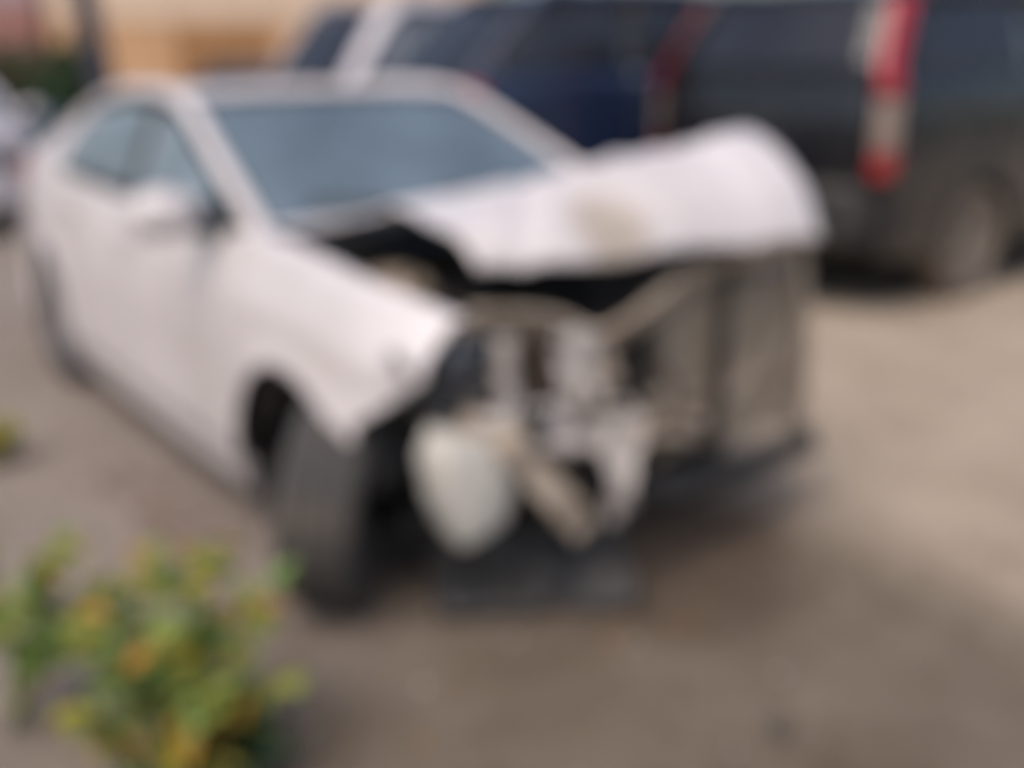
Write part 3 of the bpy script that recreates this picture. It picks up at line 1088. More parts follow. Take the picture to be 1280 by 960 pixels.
    # upper tie bar, bent down towards the struck corner
    MB().strip(catmull([(0.46, 0.72, 0.935), (0.49, 0.45, 0.93), (0.50, 0.20, 0.905), (0.515, 0.02, 0.845), (0.52, -0.12, 0.79), (0.50, -0.22, 0.765), (0.46, -0.36, 0.83), (0.42, -0.58, 0.86)], 5), 0.095, 0.03,
               side=lambda p: (0.5, 0, 0.85)).build('tie_bar', 'beige_metal', root, bevel=0.008)
    # lower crossmember with a strip of the bumper's black lip
    MB().strip(catmull([(0.50, 0.79, 0.265), (0.53, 0.60, 0.255), (0.55, 0.30, 0.265), (0.55, 0.05, 0.285), (0.52, -0.15, 0.29), (0.44, -0.42, 0.30)], 5), 0.085, 0.055,
               side=lambda p: (0.45, 0, 0.9)).build('lower_crossmember', 'black_plastic', root, bevel=0.01)
    rows = crumple((0.55, 0.78, 0.30), (0.58, 0.02, 0.33), (0.60, 0.0, 0.25), (0.56, 0.78, 0.235), 16, 4, 0.018, 12, 3)
    MB().grid(rows).build('bumper_lip', 'black_plastic', root, solid=0.006)
    # bumper beam: torn off its left mount and folded down at the right
    beam = MB().strip(catmull([(0.50, -0.66, 0.63), (0.57, -0.58, 0.585), (0.61, -0.49, 0.48), (0.635, -0.40, 0.37), (0.63, -0.35, 0.29)], 5), 0.085, 0.022, side=lambda p: (0.2, 0.75, 0.5))
    for v in beam.v:
        v += noise.noise_vector(v * 16) * 0.03
    beam.build('bumper_beam', 'beige_metal', root, bevel=0.006)

    def sheet(name, c, n, m, amp, seed, material, fr=4.0, th=0.004):
        return MB().grid(crumple(*c, n * 2, m * 2, amp, seed, fr)).build(name, material, root, solid=th, angle=16)
    # crumpled sheet metal between headlight and radiator
    sheet('crumpled_panel', ((0.50, -0.55, 0.83), (0.50, -0.485, 0.82), (0.515, -0.48, 0.62), (0.51, -0.55, 0.63)), 5, 12, 0.022, 23, 'white_metal')
    sheet('crumpled_panel', ((0.45, -0.47, 0.84), (0.45, -0.30, 0.83), (0.46, -0.30, 0.56), (0.46, -0.47, 0.56)), 10, 12, 0.03, 24, 'rusty_metal')
    sheet('crumpled_panel', ((0.53, -0.37, 0.83), (0.54, -0.215, 0.80), (0.56, -0.22, 0.57), (0.55, -0.345, 0.60)), 9, 13, 0.045, 21, 'white_metal')
    sheet('crumpled_panel', ((0.565, -0.64, 0.665), (0.57, -0.40, 0.66), (0.60, -0.38, 0.52), (0.585, -0.54, 0.545)), 12, 8, 0.04, 29, 'white_metal')
    sheet('crumpled_panel', ((0.575, -0.44, 0.655), (0.58, -0.13, 0.60), (0.60, -0.14, 0.47), (0.60, -0.40, 0.50)), 14, 8, 0.05, 22, 'white_metal')
    sheet('crumpled_panel', ((0.61, -0.31, 0.58), (0.61, -0.14, 0.57), (0.63, -0.145, 0.30), (0.635, -0.24, 0.27)), 9, 14, 0.04, 30, 'white_metal')
    sheet('crumpled_panel', ((0.52, -0.47, 0.50), (0.53, -0.22, 0.52), (0.55, -0.20, 0.26), (0.55, -0.36, 0.26)), 10, 12, 0.03, 32, 'dark_metal')
    sheet('crumpled_panel', ((0.42, -0.20, 0.80), (0.42, 0.08, 0.86), (0.42, 0.08, 0.46), (0.42, -0.20, 0.46)), 12, 12, 0.025, 35, 'dark_metal')
    sheet('torn_bracket', ((0.52, -0.225, 0.80), (0.52, -0.17, 0.79), (0.56, -0.16, 0.66), (0.55, -0.22, 0.63)), 4, 8, 0.02, 27, 'beige_metal')
    sheet('torn_bracket', ((0.56, -0.50, 0.60), (0.58, -0.455, 0.585), (0.62, -0.40, 0.44), (0.60, -0.44, 0.43)), 4, 8, 0.02, 36, 'rusty_metal')
    sheet('torn_bracket', ((0.50, 0.36, 0.60), (0.50, 0.66, 0.66), (0.49, 0.66, 0.55), (0.50, 0.34, 0.44)), 8, 6, 0.02, 28, 'beige_metal')
    sheet('torn_bracket', ((0.51, -0.02, 0.58), (0.52, 0.24, 0.55), (0.52, 0.25, 0.40), (0.51, -0.01, 0.41)), 8, 6, 0.03, 37, 'beige_metal')
    for k in range(7):                           # broken grey and black plastic ends sticking out of the corner
        rr = random.Random(50 + k)
        c0 = Vector((0.52 + 0.08 * rr.random(), -0.58 + 0.42 * rr.random(), 0.42 + 0.34 * rr.random()))
        d = Vector((rr.uniform(0.0, 0.6), rr.uniform(-1, 1), rr.uniform(-1, 0.6))).normalized()
        t = d.cross(Vector((1, 0.2, 0.1))).normalized()
        ln, wd = rr.uniform(0.05, 0.12), rr.uniform(0.015, 0.03)
        MB().add([c0 - t * wd, c0 + t * wd, c0 + d * ln + t * wd * 0.2, c0 + d * ln * 0.7 - t * wd * 0.9], [(0, 1, 2, 3)]).build('plastic_shard', rr.choice(['black_plastic', 'black_plastic', 'grey_plastic']), root, solid=0.004)
    # washer bottle hanging out behind the missing bumper corner
    rows = []
    for i in range(13):
        t = i / 12
        z = 0.625 - 0.305 * t
        k = math.sin(math.pi * (0.06 + 0.88 * t)) ** 0.16
        wy = (0.108 + 0.012 * math.sin(t * 5)) * k
        wx = 0.075 * k
        row = []
        for j in range(17):
            a = 2 * math.pi * j / 16
            ca, sa = math.cos(a), math.sin(a)
            ex = math.copysign(abs(ca) ** 0.4, ca)
            ey = math.copysign(abs(sa) ** 0.4, sa)
            row.append(Vector((0.50 + wx * ex + 0.02 * t, -0.65 + wy * ey + 0.025 * t + 0.012 * noise.noise(Vector((ca * 2, sa * 2, t * 6))), z + 0.022 * (1 + ey) * t - 0.022 * (1 + ey) * (1 - t))))
        rows.append(row)
    bot = MB().grid(rows)
    bot.f.append(tuple(range(16)))
    bot.f.append(tuple(12 * 17 + j for j in range(15, -1, -1)))
    bottle = bot.build('washer_bottle', 'milky_plastic', root, angle=75)
    MB().tube(catmull([(0.48, -0.62, 0.57), (0.44, -0.57, 0.64), (0.38, -0.54, 0.74), (0.36, -0.53, 0.83)], 5), 0.022, 10).build('filler_neck', 'milky_plastic', bottle)
    # right headlight: broken, dark, pushed in under the fender tip
    rows = []
    for i in range(11):
        t = i / 10
        row = []
        for j in range(9):
            q = j / 8
            y = -0.735 + 0.19 * t
            x = 0.455 + 0.05 * math.sin(q * math.pi) * math.sin(t * math.pi) - 0.10 * (1 - t) ** 2 + 0.02 * t
            z = 0.845 - 0.02 * t - q * (0.17 + 0.05 * math.sin(t * math.pi))
            row.append(Vector((x, y, z)))
        rows.append(row)
    hl = MB().grid(rows).build('headlight', 'lamp_dark', root, solid=0.05)
    v, f = lathe([(0.012, -0.035), (0.03, -0.028), (0.048, -0.008), (0.056, 0.016), (0.060, 0.016), (0.052, -0.012), (0.030, -0.036)], 24)
    MB().add([Vector((b_, a, c)) for a, b_, c in v], f).build('reflector', 'engine_metal', hl, loc=(0.508, -0.625, 0.735), rot=(0, 0, R(-15)))
    # left headlight, still half in place, seen edge-on past the radiator
    rows = []
    for i in range(8):
        t = i / 7
        rows.append([Vector((0.42 - 0.14 * t + 0.04 * math.sin(q * 3.1), 0.70 + 0.11 * t, 0.84 - 0.02 * t - 0.20 * q)) for q in (0, 0.2, 0.4, 0.6, 0.8, 1.0)])
    MB().grid(rows).build('headlight', 'clear_lamp', root, solid=0.04)
    # torn plastic undertray and bumper skin dragging on the ground
    ut = crumple((0.26, -0.62, 0.25), (0.46, -0.06, 0.25), (0.67, -0.16, 0.025), (0.36, -0.66, 0.025), 22, 12, 0.035, 31, 4.5)
    for row in ut:
        for p in row:
            p.z = max(p.z, 0.012)
    MB().grid(ut).build('undertray', 'black_plastic', root, solid=0.005, angle=14)
    ut = crumple((0.28, -0.66, 0.52), (0.40, -0.48, 0.50), (0.46, -0.42, 0.12), (0.36, -0.62, 0.10), 12, 14, 0.04, 33, 3.0)
    MB().grid(ut).build('torn_liner', 'black_plastic', root, solid=0.005)
    cab = MB()
    for k in range(5):
        y = -0.45 + 0.12 * k
        cab.tube(catmull([(0.42, y, 0.78), (0.56, y + 0.04, 0.70 - 0.03 * k), (0.60, y - 0.02, 0.58), (0.52, y + 0.06, 0.46 + 0.02 * k)], 5), 0.007, 6)
    cab.build('wiring', 'black_plastic', root)
    # suspension arm of the broken front wheel
    MB().tube([(0.02, -0.45, 0.27), (0.00, -0.70, 0.25)], 0.028, 8).build('control_arm', 'dark_metal', root)
    MB().tube([(-0.02, -0.56, 0.86), (-0.01, -0.62, 0.55), (0.0, -0.68, 0.35)], [0.03, 0.032, 0.026], 10).build('strut', 'dark_metal', root)
    # wheels: the right front one is turned hard over and leans
    wheel(root, (0.072, -0.758, 0.320), -1, r=0.327, w=0.222, yaw=R(-46), camber=R(-6))
    wheel(root, (-0.05, 0.755, 0.311), 1, yaw=R(-30))
    wheel(root, (-2.65, -0.755, 0.311), -1)
    wheel(root, (-2.65, 0.755, 0.311), 1)
    return root


def thing_part(name, root):
    """A part made of pieces: a thin carrier plate that parents them."""
    return MB().box((0.430, 0.40, 0.60), (0.008, 0.60, 0.48)).build(name, 'dark_metal', root)


def hood_paint():
    """White paint with a tan scrape of dust near the front edge."""
    m = MATS['white_paint'].copy()
    m.name = 'hood_paint'
    N, L = m.node_tree.nodes, m.node_tree.links
    B = N['Principled BSDF']
    src = B.inputs['Base Color'].links[0].from_socket
    tc = N.new('ShaderNodeTexCoord')
    nz = N.new('ShaderNodeTexNoise')
    nz.inputs['Scale'].default_value = 7
    nz.inputs['Detail'].default_value = 6
    L.new(tc.outputs['Object'], nz.inputs['Vector'])
    off = N.new('ShaderNodeVectorMath')
    off.operation = 'MULTIPLY_ADD'
    off.inputs[1].default_value = (0.12, 0.12, 0.0)
    L.new(nz.outputs[1], off.inputs[0])
    L.new(tc.outputs['Object'], off.inputs[2])
    sub = N.new('ShaderNodeVectorMath')
    sub.operation = 'SUBTRACT'
    sub.inputs[1].default_value = (0.49 + 0.06, -0.15 + 0.06, 1.0)
    L.new(off.outputs[0], sub.inputs[0])
    sc = N.new('ShaderNodeVectorMath')
    sc.operation = 'MULTIPLY'
    sc.inputs[1].default_value = (1 / 0.14, 1 / 0.15, 0.0)
    L.new(sub.outputs[0], sc.inputs[0])
    ln = N.new('ShaderNodeVectorMath')
    ln.operation = 'LENGTH'
    L.new(sc.outputs[0], ln.inputs[0])
    mr = N.new('ShaderNodeMapRange')
    mr.inputs['From Min'].default_value = 0.45
    mr.inputs['From Max'].default_value = 1.05
    mr.inputs['To Min'].default_value = 0.85
    mr.inputs['To Max'].default_value = 0.0
    L.new(ln.outputs['Value'], mr.inputs['Value'])
    mx = N.new('ShaderNodeMix')
    mx.data_type = 'RGBA'
    mx.inputs[7].default_value = (0.40, 0.34, 0.27, 1)
    L.new(src, mx.inputs[6])
    L.new(mr.outputs[0], mx.inputs[0])
    L.new(mx.outputs[2], B.inputs['Base Color'])
    MATS['hood_paint'] = m


hood_paint()
white_sedan()

# ------------------------------------------------------------------ parked vehicles


def parked(name, label, cat, loc, rz, paint, W, L, rail, belt, rear_axle, front_axle, wheel_r=0.34, glass='dark_glass',
           bumper='grey_plastic', tail='low', tailz=(0.85, 1.1), gate_z=0.62, splits=(), hood_z=1.0, rear_glass=None,
           tyre='rubber', rim='rim_metal', sill=0.30, group='cars parked round the yard', bump_top=None, rail_w=0.09):
    """A complete parked vehicle: x forward from the rear bumper."""
    root = thing(name, label, cat, loc, rz, group)
    h = W / 2
    plan = [(0.0, h - 0.10), (0.12, h - 0.035), (0.5, h - 0.005), (L * 0.35, h), (L * 0.7, h - 0.005), (L - 0.5, h - 0.05), (L - 0.12, h - 0.16), (L, h - 0.28)]
    B = Body(plan, belt, rail, sill, [rear_axle, front_axle], wheel_r + 0.05, wheel_r + 0.01, (2, len(rail) - 2), tuck=0.06, waist=0.7)
    xs = [0.10] + list(splits) + [L - 0.14]
    names = ['quarter_panel'] + ['door'] * (len(splits) - 1) + ['front_fender']
    A_x = rail[0][0]
    ends = sorted([rail[-1][0], rail[-2][0]])
    for sgn in (-1, 1):
        for i in range(len(xs) - 1):
            part = B.side(xs[i], xs[i + 1], sgn, 22, 10, roll=0.04 if i == len(xs) - 2 else 0.0, gap=0.004,
                          zlow=(lambda x: sill + 0.06) if names[i] == 'door' else None)
            p = part.build(names[i], paint, root, solid=0.012)
            if names[i] == 'door':
                handle_part(p, B, xs[i] + 0.16, sgn, paint)
        rows = [[Vector((x, sgn * (B.y(x, z) - 0.014), z)) for z in (sill - 0.05, sill, sill + 0.07)] for x in [rear_axle + wheel_r + 0.08 + (front_axle - rear_axle - 2 * wheel_r - 0.16) * k / 8 for k in range(9)]]
        b = MB().grid(rows)
        if sgn < 0:
            b.f = [tuple(reversed(f)) for f in b.f]
        b.build('sill', bumper, root, solid=0.03)
        # side glass between the pillars
        cuts = [ends[0] + 0.10] + [q for q in splits if ends[0] + 0.35 < q < A_x - 0.45] + [A_x - 0.12]
        for i in range(len(cuts) - 1):
            B.pane(cuts[i] + 0.05, cuts[i + 1] - 0.05, sgn, low=-0.006, top=0.05).build('window', glass, root, solid=0.005)
            if i:
                b_pillar(root, B, cuts[i], sgn, 0.10, 'black_plastic')
        B.pane(ends[0] + 0.01, ends[0] + 0.15, sgn, n=5, m=5, low=0.0, top=0.01).build('rear_pillar', paint, root, solid=0.02)
        mirror_part(root, (A_x - 0.22, sgn * B.y(A_x - 0.22, B.zt(A_x - 0.22)), B.zt(A_x - 0.22)), sgn, paint)
        for x in (rear_axle, front_axle):
            wheel(root, (x, sgn * (h - 0.125), wheel_r - 0.004), sgn, r=wheel_r, w=0.215, tyre=tyre, rim=rim)
            rows = []
            for k in range(13):
                a = R(-5 + 190 * k / 12)
                rr = wheel_r + 0.048
                rows.append([Vector((x + rr * math.cos(a), sgn * yy, wheel_r + 0.01 + rr * math.sin(a))) for yy in (h - 0.02, h - 0.15, h - 0.32)])
            MB().grid(rows).build('wheel_liner', 'underbody', root, solid=0.004)
    pillar_rails(root, B, paint, rail_w)
    rl = [Vector(p) for p in rail]
    ws = catmull(rl[0:3], 3)
    B.across([(p.x, p.y - 0.03, p.z + 0.004) for p in ws], lambda t: (0.16 - 0.06 * t, 0.01)).build('windshield', glass, root, solid=0.006)
    B.across([(p.x, p.y, p.z + 0.014) for p in catmull(rl[2:-1], 5)], lambda t: (0.10 - 0.16 * t, 0.035)).build('roof', paint, root, solid=0.02)
    rg = [rl[-2].lerp(rl[-1], k / 5 * 1.05) for k in range(6)]
    B.across([(p.x - 0.006, p.y - 0.035, p.z + 0.004) for p in rg], lambda t: (-0.06 - 0.02 * t, 0.01)).build('rear_window', rear_glass or glass, root, solid=0.006)
    # tailgate (and deck when the rear glass ends before the tail)
    base = rl[-1]
    xr = 0.08
    gpts = [base + Vector((0.0, 0.02, 0.004))]
    if base.x > 0.45:
        gpts += [Vector((base.x * 0.5, h - 0.15, base.z - 0.01)), Vector((xr + 0.04, h - 0.18, base.z - 0.04))]
    gpts += [Vector((xr, h - 0.13, base.z - 0.16)), Vector((xr - 0.02, h - 0.115, (base.z + gate_z) / 2)), Vector((xr, h - 0.12, gate_z))]
    gate = B.across(catmull(gpts, 4), lambda t: (-0.07, 0.0)).build('tailgate', paint, root, solid=0.012)
    MB().box((xr - 0.115, 0, gate_z + 0.30), (0.03, 0.34, 0.045)).build('handle', 'black_plastic', gate, bevel=0.008)
    MB().box((xr - 0.105, 0, gate_z + 0.16), (0.012, 0.50, 0.115)).build('number_plate', 'plate_blank', gate, bevel=0.003)

    def bumper_rows(x0, sg, z0, z1, depth):
        rows = []
        for k in range(6):
            t = k / 5
            z = z0 + (z1 - z0) * t
            bulge = 0.05 * math.sin(math.pi * (0.15 + 0.7 * t))
            row = []
            for j in range(25):
                q = -1 + 2 * j / 24
                row.append(Vector((x0 - sg * (bulge - depth * abs(q) ** 5), q * (h - 0.02), z)))
            rows.append(row)
        return MB().grid(rows)
    b = bumper_rows(0.03, 1, sill + 0.04, bump_top or gate_z, 0.30)
    b.build('rear_bumper', bumper, root, solid=0.02)
    b = bumper_rows(L - 0.06, -1, sill, 0.62, 0.42)
    b.f = [tuple(reversed(f)) for f in b.f]
    b.build('front_bumper', paint, root, solid=0.02)
    # hood and grille
    hp = [Vector((A_x + 0.02, h - 0.13, B.zt(A_x))), Vector((A_x + (L - A_x) * 0.5, h - 0.17, B.zt(A_x + (L - A_x) * 0.5) + 0.01)), Vector((L - 0.16, h - 0.26, hood_z - 0.10)), Vector((L - 0.10, h - 0.27, hood_z - 0.2))]
    B.across(catmull(hp, 4), lambda t: (0.12, 0.05 - 0.03 * t)).build('hood', paint, root, solid=0.01)
    gr = MB()
    for k in range(5):
        gr.box((L - 0.02, 0, 0.65 + 0.035 * k), (0.02, W * 0.5, 0.016))
    gr.box((L - 0.05, 0, 0.72), (0.03, W * 0.52, 0.22))
    gr.build('grille', 'black_plastic', root)
    for sgn in (-1, 1):
        rows = [[Vector((L - 0.04 - 0.22 * (i / 5) ** 2, sgn * (W * 0.27 + (h - 0.13 - W * 0.27) * i / 5), z)) for z in (0.64, 0.74, hood_z - 0.17)] for i in range(6)]
        b = MB().grid(rows)
        if sgn < 0:
            b.f = [tuple(reversed(f)) for f in b.f]
        b.build('headlight', 'clear_lamp', root, solid=0.03)
    # tail lights wrap the rear corners
    z0, z1 = tailz
    for sgn in (-1, 1):
        def lampcol(za, zb, material, nm, wa=0.018, wb=0.14, par=None):
            rows = []
            for i in range(9):
                t = i / 8
                row = []
                for k in range(8):
                    z = za + (zb - za) * k / 7
                    f = (z - z0) / (z1 - z0)
                    # follows the upright corner, leaning forward with the rear glass above the belt
                    if z <= base.z:
                        bx, by = xr, h - 0.075
                    else:
                        g = min(1.0, (z - base.z) / max(0.1, rl[-2].z - base.z))
                        bx = base.x + (rl[-2].x - base.x) * g
                        by = base.y + 0.01 + (rl[-2].y - base.y) * g + 0.03
                    wid = wa * (1 - 0.25 * f)
                    if t < 0.5:                        # on the rear face
                        y = by - wid * (1 - t / 0.5)
                        x = bx - 0.045 - 0.012 * (1 - t / 0.5)
                    else:
                        q = (t - 0.5) / 0.5
                        y = by + 0.035 * math.sin(q * 1.57)
                        x = bx - 0.045 + wb * q
                    row.append(Vector((x, sgn * y, z)))
                rows.append(row)
            b = MB().grid(rows)
            if sgn > 0:
                b.f = [tuple(reversed(f)) for f in b.f]
            return b.build(nm, material, par or root, solid=0.02)
        if tail == 'tall':
            o = lampcol(z0, z0 + 0.15, 'red_lamp', 'tail_light')
            lampcol(z0 + 0.153, z0 + 0.44, 'clear_lamp', 'reversing_lamp', par=o)
            lampcol(z0 + 0.443, z1, 'red_lamp', 'brake_lamp', par=o)
        else:
            lampcol(z0, z1, 'red_lamp', 'tail_light', 0.16, 0.20)
    u = MB().box((L / 2, 0, 0.36), (L - 0.7, W - 0.5, 0.14)).box((L - 0.9, 0, 0.55), (0.9, W - 0.6, 0.4))
    u.tube([(0.25, -0.45, 0.30), (0.02, -0.45, 0.30)], 0.03, 10)
    u.tube([(rear_axle, -h + 0.3, wheel_r), (rear_axle, h - 0.3, wheel_r)], 0.05, 10)
    u.build('chassis', 'underbody', root, bevel=0.02)
    s = MB()
    for x in (L * 0.30, L * 0.52):
        for y in (-0.4, 0.4):
            s.box((x, y, 0.75), (0.5, 0.46, 0.2)).box((x - 0.27, y, 1.08), (0.14, 0.44, 0.62), (0, R(-12), 0)).box((x - 0.35, y, belt[0][1] + 0.14), (0.09, 0.24, 0.17))
    s.build('seats', 'seat_fabric', root, bevel=0.03)
    return root


# black sport utility: rear and right flank towards us
parked('sport_utility', 'black tall sport utility vehicle with upright red and white tail lights, parked rear outwards', 'car',
       (-1.83, 3.22, 0), R(90), 'black_paint', 1.88, 4.7,
       rail=[(3.45, 0.80, 1.36), (3.05, 0.75, 1.64), (2.65, 0.70, 1.88), (1.8, 0.70, 1.95), (0.8, 0.69, 1.92), (0.34, 0.685, 1.87), (0.10, 0.79, 1.44)],
       belt=[(0, 1.42), (1.0, 1.42), (2.2, 1.40), (3.45, 1.34), (4.0, 1.22), (4.7, 1.05)], rear_axle=1.16, front_axle=3.82, wheel_r=0.37,
       tail='tall', tailz=(0.84, 1.86), gate_z=0.80, splits=(1.75, 2.6, 3.45), hood_z=1.15, tyre='dusty_rubber', rim='dusty_rim', bump_top=0.80, sill=0.36, bumper='black_plastic')
# navy van
parked('navy_van', 'dark navy blue van with sloping rear hatch, between the silver and black vehicles', 'van',
       (-4.33, 2.20, 0), R(82), 'navy_paint', 1.72, 4.6,
       rail=[(3.75, 0.75, 1.32), (3.30, 0.70, 1.65), (2.85, 0.66, 1.92), (2.0, 0.66, 2.0), (1.2, 0.65, 1.98), (0.80, 0.64, 1.93), (0.16, 0.73, 1.34)],
       belt=[(0, 1.36), (1.0, 1.42), (2.2, 1.42), (3.7, 1.30), (4.2, 1.15), (4.6, 1.0)], rear_axle=0.95, front_axle=3.75, wheel_r=0.33,
       tailz=(1.02, 1.33), gate_z=0.62, splits=(1.55, 2.7, 3.7), hood_z=1.1)
# silver van
parked('silver_van', 'pale silver van with dark sloping rear window, left of the navy van', 'van',
       (-7.33, 2.75, 0), R(90), 'silver_paint', 1.98, 4.7,
       rail=[(3.75, 0.86, 1.30), (3.30, 0.82, 1.65), (2.85, 0.79, 1.98), (2.0, 0.79, 2.06), (1.2, 0.78, 2.04), (0.72, 0.77, 1.98), (0.16, 0.86, 1.28)],
       belt=[(0, 1.27), (1.0, 1.28), (2.2, 1.28), (3.7, 1.26), (4.2, 1.12), (4.7, 1.0)], rear_axle=0.98, front_axle=3.8, wheel_r=0.33,
       glass='pale_glass', rear_glass='dark_glass', rail_w=0.19, tailz=(0.80, 1.15), gate_z=0.60, splits=(1.55, 2.7, 3.7), hood_z=1.05)
HATCH = dict(rail=[(3.20, 0.72, 0.98), (2.75, 0.65, 1.22), (2.35, 0.58, 1.40), (1.8, 0.57, 1.45), (1.1, 0.57, 1.42), (0.75, 0.57, 1.36), (0.22, 0.70, 1.02)],
             belt=[(0, 1.0), (1.0, 1.0), (2.2, 0.97), (3.2, 0.95), (3.6, 0.86), (4.0, 0.74)], rear_axle=0.75, front_axle=3.2, wheel_r=0.31, tailz=(0.72, 0.98),
             gate_z=0.55, splits=(1.15, 2.05, 3.05), hood_z=0.88, sill=0.22)
parked('hatchback', 'pale lavender grey hatchback cut off by the left edge of the picture', 'car', (-11.3, -0.42, 0), 0, 'pale_paint', 1.68, 4.0, glass='pale_glass', **HATCH)
parked('hatchback', 'dark plum hatchback far off in front of the ochre building', 'car', (-14.6, 4.9, 0), R(128), 'plum_paint', 1.68, 4.0, **HATCH)

# ------------------------------------------------------------------ buildings behind


def building(name, label, corner, along, width, depth, height, lower, upper, split, shutters=(), windows=()):
    """corner = left end of the front wall; along = unit direction of the front wall."""
    a = Vector((along[0], along[1], 0)).normalized()
    n = Vector((-a.y, a.x, 0))                     # away from the yard
    ang = math.atan2(a.y, a.x)
    root = thing(name, label, 'building', (corner[0], corner[1], 0), ang)
    w = MB().box((width / 2, depth / 2, split / 2 - 0.05), (width, depth, split + 0.1))
    w.build('wall', lower, root)
    MB().box((width / 2, depth / 2, (split + height) / 2), (width + 0.04, depth + 0.04, height - split)).build('upper_wall', upper, root)
    MB().box((width / 2, depth / 2, height + 0.06), (width + 0.5, depth + 0.5, 0.14)).build('roof', 'wall_mauve', root, bevel=0.02)
    for x0, x1, z1 in shutters:
        s = thing_board(root, x0, x1, z1)
    for x0, x1, z0, z1 in windows:
        f = MB()
        for c, s in (((x0 + x1) / 2, z0), ((x0 + x1) / 2, z1)):
            f.box((c, -0.03, s), (x1 - x0 + 0.1, 0.08, 0.08))
        for x in (x0, x1):
            f.box((x, -0.03, (z0 + z1) / 2), (0.08, 0.08, z1 - z0 - 0.09))
        fr = f.build('window', 'wall_peach', root)
        MB().box(((x0 + x1) / 2, -0.008, (z0 + z1) / 2), (x1 - x0 - 0.09, 0.03, z1 - z0 - 0.09)).build('pane', 'dark_glass', fr)
    return root


def thing_board(root, x0, x1, z1):
    d = MB().box(((x0 + x1) / 2, -0.02, z1 / 2), (x1 - x0, 0.06, z1)).build('shutter', 'shutter_brown', root)
    n = int(z1 / 0.16)
    me = MB().box((0, 0, 0), (x1 - x0 - 0.06, 0.03, 0.13)).mesh('slat', 'shutter_brown')
    for k in range(n):
        obj('slat', me, d, loc=((x0 + x1) / 2, -0.066, 0.10 + k * 0.16))
    return d


# front walls run square to the line of sight
fh = Vector((fwd.x, fwd.y, 0)).normalized()
rt = Vector((fh.y, -fh.x, 0))


def spot(lat, dist):
    p = cam.location + rt * lat + fh * dist
    return (p.x, p.y)


building('ochre_building', 'low ochre and peach building with brown roller shutter beyond the cars', spot(-9.6, 22.5), (rt.x, rt.y), 9.0, 6.0, 4.6, 'wall_ochre', 'wall_peach', 2.25,
         shutters=((2.6, 4.6, 2.15),), windows=((5.6, 6.8, 1.0, 2.0),))
building('brick_building', 'dull brick red building at the far left behind the shrubs', spot(-20.5, 24.0), (rt.x, rt.y), 10.0, 6.0, 5.0, 'wall_brick', 'wall_mauve', 2.7,
         windows=((2.0, 3.2, 1.1, 2.2), (5.5, 6.7, 1.1, 2.2)))

# leaning post
px, py = spot(-5.02, 13.2)
pb = MB().tube([Vector((px, py, -0.1)), Vector((px, py, 0)) + rt * -0.05 + Vector((0, 0, 1.2)), Vector((px, py, 0)) - rt * 0.30 + Vector((0, 0, 3.6))], [0.17, 0.16, 0.14], 14)
po = thing('leaning_post', 'dark grey leaning post between the brick and ochre buildings', 'post', (px, py, 0))
q = pb.build('shaft', 'post_grey', po)
for v in q.data.vertices:
    v.co -= Vector((px, py, 0))
cp = MB().tube([(0, 0, 3.58), (0, 0, 3.68)], [0.17, 0.16], 14).build('cap', 'post_grey', po, loc=(-rt.x * 0.30, -rt.y * 0.30, 0))
ft = MB().tube([(0, 0, -0.05), (0, 0, 0.12)], [0.26, 0.22], 14).build('footing', 'stone_tan', po)

# teal drum behind the trunk of the sedan
dx_, dy_ = spot(-4.82, 10.8)
dr = thing('drum', 'teal blue drum standing behind the trunk of the white sedan', 'drum', (dx_, dy_, 0))
prof = [(0.0, 0.0), (0.285, 0.0), (0.295, 0.02)]
for zc in (0.30, 0.34, 0.62, 0.66):
    prof += [(0.290, zc - 0.03), (0.303, zc), (0.290, zc + 0.03)] if zc in (0.30, 0.62) else []
prof += [(0.290, 0.93), (0.298, 0.95), (0.298, 0.975), (0.283, 0.98), (0.280, 0.955), (0.0, 0.955)]
v, f = lathe(prof, 40)
MB().add([Vector((a, c, b_)) for a, b_, c in v], [tuple(reversed(q)) for q in f]).build('shell', 'teal_paint', dr)
MB().tube([(0.17, 0.0, 0.95), (0.17, 0.0, 0.985)], 0.035, 14).build('bung', 'black_plastic', dr)

# ------------------------------------------------------------------ shrubs behind


def leaf_cloud(n, rx, ry, rz, cz, size, seed, clumps=14):
    rnd = random.Random(seed)
    cs = []
    for _ in range(clumps):
        a, b = rnd.uniform(0, 6.28), rnd.uniform(-0.9, 1.0)
        k = rnd.uniform(0.35, 0.9)
        cs.append(Vector((math.cos(a) * rx * k, math.sin(a) * ry * k, cz + b * rz * 0.8)))
    vs, fs = [], []
    for i in range(n):
        c = rnd.choice(cs)
        p = c + Vector((rnd.gauss(0, rx * 0.24), rnd.gauss(0, ry * 0.24), rnd.gauss(0, rz * 0.24)))
        p.z = max(p.z, 0.08)
        d = Vector((rnd.gauss(0, 1), rnd.gauss(0, 1), rnd.gauss(0, 0.7))).normalized()
        t = d.cross(Vector((rnd.gauss(0, 1), rnd.gauss(0, 1), rnd.gauss(0, 1)))).normalized()
        s = size * rnd.uniform(0.6, 1.4)
        b = len(vs)
        vs += [p - d * s, p + t * s * 0.4, p + d * s, p - t * s * 0.4]
        fs.append((b, b + 1, b + 2, b + 3))
    return vs, fs


